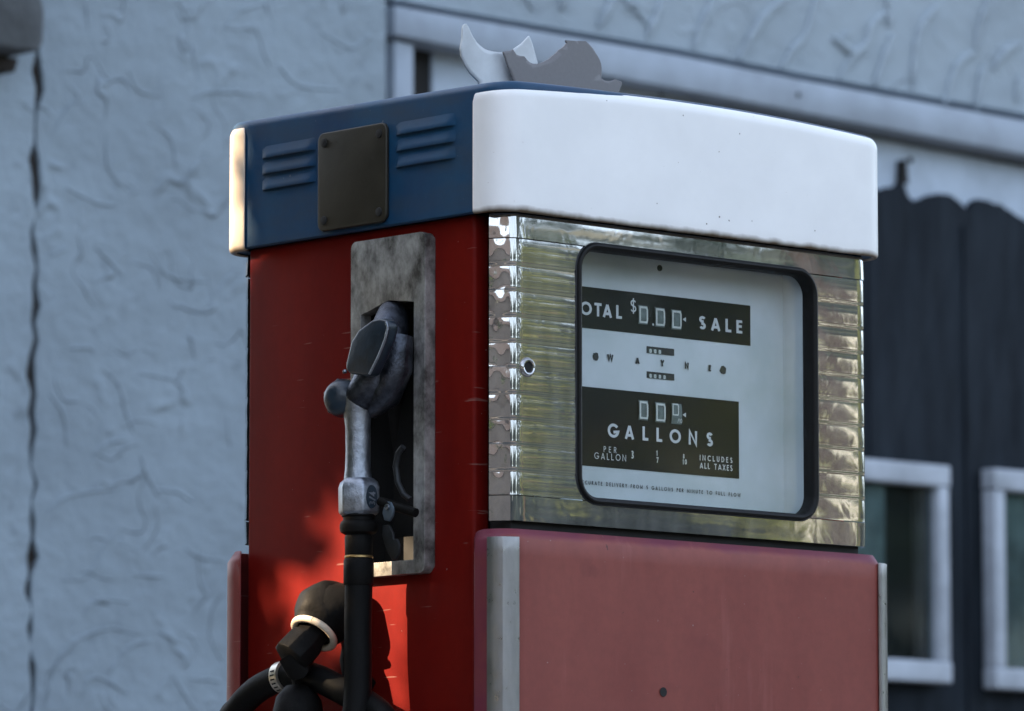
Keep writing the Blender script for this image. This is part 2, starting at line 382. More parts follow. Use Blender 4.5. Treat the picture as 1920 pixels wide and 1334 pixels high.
def ridges(mb, lines, y, r, seed, dy=-.001):
    rnd = random.Random(seed)
    for ln in lines:
        P = catm([W(a_, b2, y) for a_, b2 in ln], 7); n = len(P); out = []
        for i, p in enumerate(P):
            out.append((p.x + rnd.uniform(-.0012, .0012), y + dy, p.z + rnd.uniform(-.0012, .0012)))
        mb.tube(out, [r * (.25 + .75 * math.sin(math.pi * min(1, max(0, (i + .6) / n))) ** .6) * rnd.uniform(.75, 1.1) for i in range(n)], 10)
    return mb
# far left pier, crack, left wall
xp = W(60, 600, 4.42).x
le = jag(xp - .014, 0, 3.6, 90, .016, 3); ri = jag(xp + .015, 0, 3.6, 90, .014, 5)
MB().box((xp - .03, 4.432, 0), (xp + .03, 4.44, 3.6)).build('crack_dirt', M['darkbrown'], house)
prism([(1.3, 4.40, 0)] + [(x, 4.40, z) for x, z in le] + [(1.3, 4.40, 3.6)], (0, .36, 0)).build('pier', M['stucco'], house, bevel=.006)
xr = W(723, 90, 4.42).x
lw_ = prism([(x, 4.42, z) for x, z in ri][::-1] + [(xr, 4.42, 0), (xr, 4.42, 3.6)], (0, .34, 0))
LW = [[(190, 690), (222, 722), (238, 780), (252, 812)], [(175, 460), (205, 490), (235, 522)], [(200, 250), (203, 315), (240, 357)], [(362, 185), (400, 172), (500, 178)], [(360, 80), (370, 150)], [(160, 0), (167, 60)],
 [(85, 965), (130, 930), (230, 915)], [(285, 918), (330, 922), (365, 945)], [(115, 1088), (165, 1080), (200, 1020), (225, 985)], [(155, 1152), (185, 1125), (250, 1130)], [(85, 1330), (110, 1235), (160, 1192), (210, 1180), (268, 1192)],
 [(290, 1200), (240, 1215), (205, 1262)], [(295, 1183), (340, 1208)], [(345, 1025), (375, 1045), (425, 1052)], [(250, 1078), (308, 1082)], [(172, 858), (200, 832), (238, 825)], [(90, 482), (130, 462)], [(425, 780), (432, 840)],
 [(262, 700), (332, 712)], [(300, 500), (322, 520), (400, 530)], [(355, 620), (366, 675)], [(420, 60), (450, 20), (520, 5)], [(560, 300), (600, 250), (690, 230)], [(520, 120), (560, 160), (640, 168)], [(600, 60), (660, 90), (700, 60)],
 [(130, 655), (165, 652), (180, 665)], [(330, 0), (350, 30), (352, 60)], [(262, 850), (280, 900), (300, 935)], [(100, 250), (130, 200), (150, 190)], [(390, 570), (430, 520), (455, 515)], [(150, 1320), (175, 1270), (240, 1300)], [(320, 1260), (345, 1300), (370, 1340)],
 [(240, 130), (260, 170), (300, 180)], [(120, 350), (180, 380), (220, 385)], [(280, 230), (320, 260), (330, 320)], [(355, 1272), (415, 1278)], [(92, 740), (120, 780), (125, 840)]]
ridges(lw_, LW, 4.42, .0056, 9, .0015)
lw_.build('left_wall', M['stucco'], house, True)
a = W(84, 104, 4.26)
prism([(1.3, 4.26, a.z), (a.x - .012, 4.26, a.z + .006), (a.x, 4.26, a.z + .03), (a.x + .002, 4.26, a.z + .10), (a.x - .02, 4.26, a.z + .17), (a.x - .05, 4.26, 3.3), (1.3, 4.26, 3.3)], (0, .139, 0)).build('ledge', M['stained'], house, bevel=.012)
prism([(1.3, 4.34, a.z - .035), (a.x - .02, 4.34, a.z - .030), (a.x - .01, 4.34, a.z + .002), (1.3, 4.34, a.z + .002)], (0, .06, 0)).build('ledge_underside', M['darkbrown'], house, bevel=.004)  # dark strip painting the shadow below the ledge
# upper swirled panel, board, fascia, vertical boards
_u = wpoly([(738, -260), (2500, -260), (2500, 322), (1926, 215), (1500, 138), (1270, 92), (1000, 46), (738, 0)], 4.52, .259)
upw = _u
ridges(upw, [[(1241, 0), (1224, 43), (1213, 72)], [(1339, -10), (1314, 51), (1300, 92)], [(1476, -5), (1437, 26), (1408, 68), (1384, 112)], [(1531, -10), (1510, 64), (1484, 94), (1462, 132)],
 [(1664, 21), (1634, 47), (1621, 85), (1596, 107), (1572, 150)], [(1672, 64), (1655, 111), (1640, 160)], [(1758, 9), (1728, 47), (1715, 98), (1710, 170)], [(1856, -10), (1835, 51), (1830, 94)],
 [(1830, 98), (1800, 115), (1783, 150), (1770, 196)], [(1912, 81), (1882, 98), (1862, 130)], [(1845, 120), (1835, 160), (1830, 205)], [(1660, -10), (1668, 30), (1664, 50)], [(1150, -10), (1138, 20), (1120, 50)],
 [(1560, 70), (1590, 95), (1605, 100)], [(1190, -10), (1175, 15)], [(1910, 140), (1905, 190)], [(1060, -20), (1050, 20)]], 4.52, .0125, 5, -.003)
ridges(upw, [[(1160, -10), (1200, 30), (1215, 50)], [(980, -10), (1000, 20)], [(1590, 60), (1575, 75)]], 4.52, .007, 8, -.002)
upw.build('upper_wall', M['stucco_swirl'], house, True)

wpoly([(740, 10), (1000, 56), (1270, 103), (1500, 149), (1926, 227), (2500, 335), (2500, 393), (1920, 290), (1600, 230), (1300, 172), (1000, 118), (740, 66)], 4.47, .309).build('board', M['board'], house, bevel=.006)
wpoly([(740, 76), (776, 84), (776, 420), (740, 420)], 4.49, .289).build('vertical_board', M['board'], house, bevel=.004)
ft = [(812, 94), (1000, 129), (1240, 172), (1300, 190), (1600, 251), (1920, 313), (2500, 418)]
MB().box((W(770, 90, 4.56).x, 4.56, 1), (W(830, 90, 4.56).x, 4.60, 3.2)).build('dark_post', M['gapdark'], house)
wpoly(ft + [(2500, 700), (808, 700)], 4.55, .229).build('fascia', M['fascia'], house, bevel=.004)
# grooves between the fascia boards
for px in (1245, 1410, 1566, 1816):
    pass
# dark cladding with a scalloped top edge in front of the fascia
tops = [(1230, 300), (1275, 262), (1300, 268), (1345, 300), (1362, 330), (1385, 290), (1430, 285), (1470, 312), (1500, 345), (1530, 318), (1570, 308), (1610, 330), (1634, 360), (1651, 355), (1675, 352), (1689, 343), (1698, 350), (1704, 369), (1715, 379), (1740, 369), (1766, 363), (1780, 365), (1792, 372), (1805, 384), (1813, 394), (1820, 388), (1826, 375), (1843, 374), (1869, 381), (1895, 395), (1912, 407), (1930, 420), (1950, 405), (1990, 412), (2040, 450), (2080, 440), (2200, 480)]
rg = random.Random(12); tp2 = []
for (a0, b0_), (a1, b1_) in zip(tops, tops[1:]):
    for k in range(4): t = k / 4; tp2.append((a0 + (a1 - a0) * t, b0_ + (b1_ - b0_) * t + rg.uniform(-2.6, 2.6)))
cl = [W(a_, b2, 4.53) for a_, b2 in tp2]
prism(cl + [Vector((cl[-1].x, 4.53, 0)), Vector((cl[0].x, 4.53, 0))], (0, .018, 0)).build('dark_cladding', M['clad'], house, bevel=.004)
for px in (1400, 1634, 1813, 2060):       # upright battens between the boards
    x = W(px, 600, 4.52).x
    MB().box((x - .004, 4.522, 0), (x + .008, 4.531, W(px, 420, 4.5).z)).build('batten', M['clad'], house, bevel=.002)
wpoly([(1692, 300), (1700, 300), (1704, 345), (1690, 345)], 4.528, .02).build('rot_hole', M['gapdark'], house)
for px, py, r_ in ((1708, 300, .009), (1498, 178, .008), (1240, 178, .006)):
    c = W(px, py, 4.469 if px == 1498 else 4.545)
    MB().lathe((c.x, c.y + .002, c.z), (0, -1, 0), [(0, r_), (.003, r_ * .8), (.004, r_ * .3)], 12).build('nail_hole', M['gapdark'], house, True)
# windows
def window(px0, px1, pyt, pyb, x0=None, x1=None):
    tl = W(px0, pyt, 4.48) if x0 is None else None
    X0 = x0 if x0 is not None else tl.x; X1 = x1 if x1 is not None else W(px1, pyt, 4.48).x
    ref = px1 if x0 is not None else px0
    Z1 = W(ref, pyt, 4.48).z; Z0 = W(ref, pyb, 4.48).z; fw = .056; fs_ = .043
    m = MB()
    m.box((X0, 4.475, Z0), (X1, 4.528, Z0 + fw)); m.box((X0, 4.475, Z1 - fw), (X1, 4.528, Z1))
    m.box((X0 + .003, 4.478, Z0 + fw), (X0 + fs_, 4.528, Z1 - fw)); m.box((X1 - fs_, 4.478, Z0 + fw), (X1 - .003, 4.528, Z1 - fw))
    f = m.build('window', M['window_white'], house, bevel=.006, seg=3)
    xm = X1 - fw - .30
    p1 = MB().box((X0 + fs_, 4.506, Z0 + fw), (X1 - fs_, 4.509, Z1 - fw)).build('pane', M['paneglass'], f)
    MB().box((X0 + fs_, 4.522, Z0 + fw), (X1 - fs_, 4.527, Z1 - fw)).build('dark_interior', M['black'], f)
    return f, X0, X1, Z0, Z1, fw
def folds(x0, x1, z0, z1, y, amp, n, name, mat, f):
    vs = []; fs = []; K = 60
    for i in range(K + 1):
        t = i / K; x = x0 + (x1 - x0) * t; yy = y + amp * math.sin(t * n * 6.283) * (1 + .3 * math.sin(t * 17))
        vs += [(x, yy, z0), (x + .01 * math.sin(t * 9), yy, z1)]
    for i in range(K): fs.append((2 * i, 2 * i + 2, 2 * i + 3, 2 * i + 1))
    return MB().add(vs, fs).build(name, mat, f, True)
x1a = W(1781, 870, 4.48).x
f1, X0, X1, Z0, Z1, fw = window(0, 1781, 874, 1282, x0=x1a - .78, x1=x1a)
folds(X0 + fw + .02, X1 - fw - .155, Z0 + fw + .004, Z1 - fw - .004, 4.515, .004, 5, 'curtain', M['curtain'], f1)
folds(X1 - fw - .05, X1 - fw - .004, Z0 + fw + .004, Z1 - fw - .004, 4.515, .003, 2, 'curtain', M['curtain_brown'], f1)
x0b = W(1863, 878, 4.48).x
f2, X0, X1, Z0, Z1, fw = window(1863, 0, 878, 1292, x1=x0b + .78)
folds(X0 + fw + .01, X0 + fw + .3, Z0 + fw + .004, Z1 - fw - .004, 4.515, .004, 5, 'curtain', M['curtain'], f2)

# ================================================================ the pump
W_, D_ = .68, .543
pump = empty('gas_pump', (.34, .27, .15), 'old red, white and blue fuel pump with steel dial surround, weathered and rust-edged', 'fuel pump')
MB().box((.025, .012, .152), (.655, .531, 1.49)).build('cabinet', M['black'], pump) if False else None
# inner cabinet built as panels so that the dial recess and nozzle recess stay open
cab = MB()
cab.box((.045, .15, .152), (.64, .50, 1.495))
cab.box((.03, .03, .152), (.65, .51, 1.094))
cab.box((.03, .075, 1.0945), (.65, .149, 1.495))
cab.box((.03, .03, 1.495), (.65, .51, 1.56))
cab.build('cabinet', M['black'], pump)

def corner_path(x0, x1, y0, y1, r, side, back=False, n=10):
    """plan path: from the left flange (y=side) round the left corner, along the face, round the right corner"""
    P = [(x0, side + 0.0, -1, 0)]
    for k in range(n + 1):
        a = R(180 + 90 * k / n); P.append((x0 + r + r * math.cos(a), y0 + r + r * math.sin(a), math.cos(a), math.sin(a)))
    for k in range(1, 40): P.append((x0 + r + (x1 - x0 - 2 * r) * k / 40, y0, 0, -1))
    for k in range(n + 1):
        a = R(270 + 90 * k / n); P.append((x1 - r + r * math.cos(a), y0 + r + r * math.sin(a), math.cos(a), math.sin(a)))
    P.append((x1, side, 1, 0))
    # subdivide the two flanges
    s0 = P[0]; s1 = P[1]; fl = [(x0, s0[1] + (s1[1] - s0[1]) * k / 8, -1, 0) for k in range(8)]
    e0 = P[-2]; e1 = P[-1]; fr = [(x1, e0[1] + (e1[1] - e0[1]) * k / 8, 1, 0) for k in range(1, 9)]
    P = fl + P[1:-1] + fr
    if back: P = [(x, D_ - y, nx, -ny) for x, y, nx, ny in P]
    return P
def crown(x, y=None): 
    u = (x - .34) / .34
    return 1.6765 - .0120 * u * u
def wrap_panel(name, path, ztop, zbot, rho, over, mat, parent, Rc=.02, lip=.006, thick=.0015, back=False, kn=34):
    """sheet following the plan path, rising to a rounded top edge (radius rho) and turned under at the bottom"""
    s = [0]
    for i in range(1, len(path)): s.append(s[-1] + math.hypot(path[i][0] - path[i - 1][0], path[i][1] - path[i - 1][1]))
    L = s[-1]; vs = []; fs = []; K = kn
    for i, (x, y, nx, ny) in enumerate(path):
        zt = ztop(x); H = (zt - rho) - zbot; full = H - .004 + over * math.pi / 2 * rho
        d = min(s[i], L - s[i]); cut = Rc - math.sqrt(max(Rc * Rc - (Rc - d) ** 2, 0)) if d < Rc else 0
        full -= cut
        row = [(lip * 1.4, zbot + .0005), (.0036, zbot - .0008), (.0014, zbot + .0002), (.0003, zbot + .0020)]
        for k in range(K + 1):
            t = k / K
            t = t * .6 if False else t
            a = .004 + full * (t ** .75)
            if a <= H: row.append((0, zbot + a))
            else:
                th = (a - H) / rho; row.append((rho * (1 - math.cos(th)), zt - rho + rho * math.sin(th)))
        for ins, z in row: vs.append((x - nx * ins, y - ny * ins, z))
    m = K + 5
    for i in range(len(path) - 1):
        for k in range(m - 1): fs.append((i * m + k, (i + 1) * m + k, (i + 1) * m + k + 1, i * m + k + 1))
    o = MB().add(vs, fs).build(name, mat, parent, True)
    if back: o.data.flip_normals()
    md = o.modifiers.new('thick', 'SOLIDIFY'); md.thickness = thick; md.offset = -1
    return o
O = .0165
# blue cap
def lid_loop(o, r, n=10):
    P = []
    for cx, cy, a0 in ((-o + r, -o + r, 180), (W_ + o - r, -o + r, 270), (W_ + o - r, D_ + o - r, 0), (-o + r, D_ + o - r, 90)):
        for k in range(n + 1):
            a = R(a0 + 90 * k / n); P.append((cx + r * math.cos(a), cy + r * math.sin(a), math.cos(a), math.sin(a)))
    # densify straight runs
    Q = []
    for i, p in enumerate(P):
        q = P[(i + 1) % len(P)]; Q.append(p); d = math.hypot(q[0] - p[0], q[1] - p[1])
        if d > .05:
            for k in range(1, 24): t = k / 24; Q.append((p[0] + (q[0] - p[0]) * t, p[1] + (q[1] - p[1]) * t, p[2], p[3]))
    return Q
loop = lid_loop(O - .0022, .038); n = len(loop); rho = .012
prof = [(.02, 'b', .002), (.002, 'b', 0), (0, 'b', .002), (0, 'b', .06)]
for k in range(0, 9): th = R(90 * k / 8); prof.append((rho * (1 - math.cos(th)), 't', -rho + rho * math.sin(th)))
vs = []; fs = []
def ztb(x, y): return crown(x) + (.0046 + .0085 * max(0, y) / D_) * max(0, 1 - max(0, x) / .20) - .0008
for x, y, nx, ny in loop:
    for ins, kx, dz in prof:
        z = 1.4985 + dz if kx == 'b' else ztb(x, y) + dz - .0005
        vs.append((x - nx * ins, y - ny * ins, z))
m = len(prof)
for i in range(n):
    j = (i + 1) % n
    for k in range(m - 1): fs.append((i * m + k, j * m + k, j * m + k + 1, i * m + k + 1))
lid = MB().add(vs, fs)
# crowned top: concentric rings towards the centre line
ringi = [i * m + m - 1 for i in range(n)]
prev = ringi; base = len(lid.v)
for q in range(1, 7):
    t = 1 - q / 7; cur = []
    for i in range(n):
        x, y, z = lid.v[ringi[i]]
        X = .34 + (x - .34) * (t * .5 + .5 if False else 1) if False else x; 
        yy = D_ / 2 + (y - D_ / 2) * t; xx = .34 + (x - .34) * (1 - .15 * (1 - t))
        cur.append(len(lid.v)); lid.v.append((xx, yy, ztb(xx, yy)))
    for i in range(n): lid.f.append((prev[i], prev[(i + 1) % n], cur[(i + 1) % n], cur[i]))
    prev = cur
lid.f.append(tuple(prev))
lid_o = lid.build('lid', M['blue'], pump, True)
pf = corner_path(-O, W_ + O, -O, 0, .04, .040)
wf = wrap_panel('front_lid_panel', pf, crown, 1.4975, .018, .62, M['lid_white'], lid_o)
pb = corner_path(-O, W_ + O, -O, 0, .04, .040, True)
wb = wrap_panel('back_lid_panel', pb, lambda x: crown(x) + .0075, 1.4975, .018, .62, M['lid_cream'], lid_o, back=True)
# louvres: sheet pressed outwards at the bottom, open underneath
xs = -O + .0022
for y0, y1 in ((.357, .469), (.076, .194)):
    for zl in (1.6170, 1.5955, 1.5740):
        mlv = MB(); K = 14; vv = []; ff = []
        for i in range(K + 1):
            t = i / K; y = y0 + (y1 - y0) * t; e = min(1, min(t, 1 - t) / .10); e = math.sin(e * math.pi / 2)
            for (dz, dx) in ((.0175, .0003), (.012, -.0012), (.006, -.0032), (.001, -.0048), (-.0005, -.0042), (0.001, .0005)):
                vv.append((xs + dx * (e if dx < 0 else 1), y, zl + dz))
        for i in range(K):
            for k in range(5): ff.append((i * 6 + k, i * 6 + k + 1, (i + 1) * 6 + k + 1, (i + 1) * 6 + k))
        mlv.add(vv, ff).build('vent_louvre', M['blue'], lid_o, True)
# access plate on the blue side
rr = rrect(.206, .346, 1.504, 1.636, .012)
pl = prism([(xs - .0065, y, z) for y, z in rr], (.006, 0, 0)).build('cover_plate', M['brown'], lid_o, bevel=.002, seg=3)
for y, z in ((.220, 1.622), (.332, 1.622), (.220, 1.518), (.332, 1.518)):
    MB().lathe((xs - .0062, y, z), (-1, 0, 0), [(0, .0062), (.0015, .0058), (.0022, .003)], 16).build('screw', M['black'], pl, True)

# ---- red side panel (with the opening for the nozzle holder)
yo0, yo1, zo0, zo1 = .135, .272, 1.050, 1.475
def sheet_with_hole(x, y0, y1, z0, z1, hole, t):
    a, b, c, d = hole; m = MB()
    for (ya, yb, za, zb_) in ((y0, a, z0, z1), (b, y1, z0, z1), (a, b, z0, c), (a, b, d, z1)):
        pass
    Yv = [y0, a, b, y1]; Zv = [z0, c, d, z1]; vs = []; fs = []
    for xx in (x, x + t):
        for y in Yv:
            for z in Zv: vs.append((xx, y, z))
    for i in range(3):
        for k in range(3):
            if i == 1 and k == 1: continue
            q = [i * 4 + k, (i + 1) * 4 + k, (i + 1) * 4 + k + 1, i * 4 + k + 1]; fs.append(tuple(q)); fs.append(tuple(16 + v for v in reversed(q)))
    def wall(seq):
        for u, v in zip(seq, seq[1:] + seq[:1]): fs.append((u, v, v + 16, u + 16))
    wall([0, 1, 2, 3, 7, 11, 15, 14, 13, 12, 8, 4]); wall([5, 6, 10, 9])
    return m.add(vs, fs)
side = sheet_with_hole(0.0, .0555, .5150, .152, 1.5005, (yo0, yo1, zo0, zo1), .028).build('side_panel', M['red_side'], pump, bevel=.006, seg=4)
# far side panel (right), plain
MB().box((W_ - .02, .0555, .152), (W_, .5150, 1.5005)).build('side_panel', M['red_side'], pump, bevel=.006, seg=3)

# ---- doors below (front and back)
def dtop(x): return 1.0900
door = wrap_panel('front_door', corner_path(-O, W_ + O, -O, 0, .04, .0365), dtop, .17, .010, 1.0, M['red_door'], pump, Rc=.018, lip=.004)
bdoor = wrap_panel('back_door', corner_path(-O, W_ + O, -O, 0, .04, .0365, True), dtop, .17, .010, 1.0, M['red_back'], pump, Rc=.018, lip=.004, back=True)
# top shelf closing the doors, dark gap under the steel
MB().box((.0, .0, 1.060), (W_, .0290, 1.0785)).build('door_top', M['red_door'], pump, bevel=.002)
# small hole in the door
hc = FP(1243, 1298, -O)
MB().lathe((hc.x, -O - .0012, hc.z), (0, 1, 0), [(0, .0062), (.0004, .0062)], 20).build('lock_hole', M['black'], door, True)
# corner trims
def trim(cx, sgn, cy=.0235, front=True):
    pts = []; r0 = .0415
    for ang, r in ((18, r0), (19, r0 + .0045), (33, r0 + .0055), (46, r0 + .0072), (60, r0 + .0055), (73, r0 + .0045), (74.5, r0)):
        a = R(180 + ang); pts.append((cx + sgn * r * math.cos(a), cy + r * math.sin(a) if front else D_ - cy - r * math.sin(a)))
    z0, z1 = .2, 1.0785
    mm = MB(); K = 46
    vs = []
    for k in range(K + 1):
        z = z0 + (z1 - z0) * k / K
        for i, (x, y) in enumerate(pts):
            d = .0016 * math.exp(-((z - 1.012) / .006) ** 2) if (i == 5 and sgn > 0 and front) else 0
            vs.append((x - sgn * d * 1.2, y + d, z))
    nn = len(pts); fs = []
    for k in range(K):
        for i in range(nn):
            j = (i + 1) % nn; fs.append((k * nn + i, k * nn + j, (k + 1) * nn + j, (k + 1) * nn + i))
    fs.append(tuple(range(nn))); fs.append(tuple(K * nn + i for i in range(nn)))
    return mm.add(vs, fs).build('corner_trim', M['trim'], door if front else bdoor, bevel=.0006, seg=2, angle=12)
trim(.0235, 1); trim(W_ - .0235, -1)

# ---- stainless steel dial surround in pressed strips
ZB, PT = 1.10, .033146
def strip_profile(kind=0):
    out = []
    for r in range(12):
        z0 = ZB + r * PT; z1 = z0 + PT if r < 11 else 1.4972
        K = 10
        for k in range(K + 1):
            t = k / K; z = z0 + .0012 + (z1 - z0 - .0012) * t
            bulge = 4 * t * (1 - t) * (.00042 if r not in (0, 11) else .0001)
            out.append((z, bulge + (.0004 * (1 - t) + (.00028 if k == 0 else 0) if 0 < r < 11 else (.0014 * (1 - t) if r == 11 else .0010 * t)), r))
    return out
def strip_sheet(name, planf, zsel, mat, parent, cols, dent=False):
    prof = [q for q in strip_profile() if zsel(q[2])]; vs = []; fs = []
    for z, b, r in prof:
        for (x, y, nx, ny, ex) in planf(z, cols):
            dd = 0
            if dent and ex > 0: dd = .0003 * math.sin(r * 2.1 + 1.0) * math.sin(math.pi * ex) + .0002 * math.sin(ex * 6.3 + r * 1.7) * math.sin((z - ZB) / PT * math.pi * 2 + r)
            if 0 < ex < 0: pass
            vs.append((x + nx * (b + dd), y + ny * (b + dd), z))
    c = len(planf(prof[0][0], cols)); rws = len(prof)
    for i in range(rws - 1):
        for k in range(c - 1): fs.append((i * c + k, i * c + k + 1, (i + 1) * c + k + 1, (i + 1) * c + k))
    return vs, fs
Rg = .036; GX0, GX1, GZ0, GZ1 = .1275, .5690, 1.1300, 1.4705
def hole_x(z):
    zz0, zz1 = GZ0 + .003, GZ1 - .003; r = Rg - .003; d = 0
    if z < zz0 + r: d = r - math.sqrt(max(0, r * r - (zz0 + r - z) ** 2))
    if z > zz1 - r: d = r - math.sqrt(max(0, r * r - (z - zz1 + r) ** 2))
    return d
def plan_left(z, cols, xe=None):
    P = []
    # flange from (0,.028) in to the bend, then the bend and the flat
    a0 = (.0005, .0270); a1 = (.0150, .0055); nn = Vector((-(a1[1] - a0[1]), 0)).x
    d = Vector((a1[0] - a0[0], a1[1] - a0[1])).normalized(); nx, ny = d.y, -d.x
    if nx > 0 and ny > 0: nx, ny = -nx, -ny
    for k in range(9): t = k / 8; P.append((a0[0] + (a1[0] - a0[0]) * t, a0[1] + (a1[1] - a0[1]) * t, nx, ny, t * .999 + .0005))
    for k in range(1, 7):      # bend: quadratic curve to (.024, 0)
        t = k / 6; p0 = a1; p1 = (.0185, .0003); p2 = (.0255, 0)
        x = (1 - t) ** 2 * p0[0] + 2 * t * (1 - t) * p1[0] + t * t * p2[0]; y = (1 - t) ** 2 * p0[1] + 2 * t * (1 - t) * p1[1] + t * t * p2[1]
        vx, vy = nx * (1 - t), ny * (1 - t) - t; q = math.hypot(vx, vy); P.append((x, y, vx / q, vy / q, 0))
    xe = xe if xe is not None else GX0 + .003 + hole_x(z)
    for k in range(1, cols + 1): t = k / cols; P.append((.0255 + (xe - .0255) * t, 0, 0, -1, 0))
    return P
def plan_right(z, cols, xe=None):
    xe = xe if xe is not None else W_ - (GX1 - .003 - hole_x(z))
    P = plan_left(z, cols, xe); return [(W_ - x, y, -nx, ny, ex) for x, y, nx, ny, ex in P]
def plan_full(z, cols):
    Lh = plan_left(z, cols, .34); Rh = plan_right(z, cols, .34); return Lh + Rh[::-1][1:]
parts = MB()
for pf_, sel, cols in ((plan_left, lambda r: 1 <= r <= 10, 12), (plan_right, lambda r: 1 <= r <= 10, 12), (plan_full, lambda r: r == 0, 24), (plan_full, lambda r: r == 11, 24)):
    vs, fs = strip_sheet('s', pf_, sel, None, None, cols, True); parts.add(vs, fs)
surround = parts.build('dial_surround', M['steel'], pump, True)
surround.data.flip_normals() if surround.data.polygons[100].normal.y > 0 else None
# same steel on the back face (seen edge-on at the left)
bk = MB(); bk.v = [(x, D_ - y, z) for x, y, z in parts.v]; bk.f = list(parts.f)
MBb = bk.build('back_surround', M['steel'], pump, True)
# keyhole lock
lc = FP(990, 689, -.002)
lk = MB().lathe((lc.x, 0.004, lc.z), (0, -1, 0), [(0, .0128), (.005, .0128), (.0075, .0115), (.0085, .0095), (.0080, .0078), (.0045, .0072)], 32).build('lock_barrel', M['steel'], surround, True)
MB().lathe((lc.x, -.0002, lc.z), (0, -1, 0), [(0, .0070), (.0012, .0068)], 24).build('keyhole', M['black'], lk, True)
# dark skirt lines above/below the steel
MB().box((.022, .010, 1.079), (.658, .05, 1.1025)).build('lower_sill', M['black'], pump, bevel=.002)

# ---- gasket ring
def ring(name, mat, parent, o, wdt, r, yfront, yback, yin):
    sec = [(0, yback), (0, yfront + .003), (.0012, yfront + .0008), (.0035, yfront), (wdt - .002, yfront + .0012), (wdt, yfront + .004), (wdt, yin)]
    vs = []; fs = []; m = len(sec); cnt = None
    base = None
    for ins, y in sec:
        pts = rrect(o[0] + ins, o[1] - ins, o[2] + ins, o[3] - ins, max(r - ins, .004), 10)
        cnt = len(pts); vs += [(x, y, z) for x, z in pts]
    for k in range(m - 1):
        for i in range(cnt): j = (i + 1) % cnt; fs.append((k * cnt + i, k * cnt + j, (k + 1) * cnt + j, (k + 1) * cnt + i))
    return MB().add(vs, fs).build(name, mat, parent, True)
gas = ring('window_gasket', M['gasket'], pump, (GX0, GX1, GZ0, GZ1), .0085, Rg, -.0055, .008, .0175)
bead = MB()
pts = rrect(GX0 - .0005, GX1 + .0005, GZ0 - .0005, GZ1 + .0005, Rg, 10); pts.append(pts[0])
bead.tube([(x, -.0012, z) for x, z in pts], .0011, 8, False).build('gasket_bead', M['darkmetal'], gas, True)
gx0, gx1, gz0, gz1 = GX0 + .0085, GX1 - .0085, GZ0 + .0085, GZ1 - .0085
prism([(x, .0140, z) for x, z in rrect(gx0 - .001, gx1 + .001, gz0 - .001, gz1 + .001, .028)], (0, .0025, 0)).build('window_glass', M['glass'], pump)
# dial box: white sheet-metal recess
YD = .055
b = MB()
b.box((gx0 - .02, YD, gz0 - .02), (gx1 + .001, YD + .006, gz1 + .02))
b.box((gx1, .0178, gz0 - .02), (gx1 + .006, YD + .006, gz1 + .02))
b.box((gx0 - .026, .0178, gz0 - .02), (gx0 - .0201, YD + .006, gz1 + .02))
b.box((gx0 - .026, .0178, gz0 - .02), (gx1, YD, gz0 - .0145))
dialbox = b.build('dial_plate', M['dial'], pump)
YP = YD - .0006
def dbox(name, px0, px1, py0, py1, mat, parent, y=YP, t=.0005, refx=None):
    rx = refx if refx else px1
    x0 = px0 if px0 < 5 else FP(px0, 600, y).x; x1 = px1 if px1 < 5 else FP(px1, 600, y).x
    z1 = FP(rx, py0, y).z; z0 = FP(rx, py1, y).z
    return MB().box((x0, y, z0), (x1, y + t, z1)).build(name, mat, parent)
blk1 = dbox('sale_band', gx0 - .018, 1407, 573.5, 649, M['dialblack'], dialbox, refx=1407)
blk2 = dbox('gallons_band', gx0 - .018, 1384.5, 753.5, 898, M['dialblack'], dialbox, refx=1384.5)

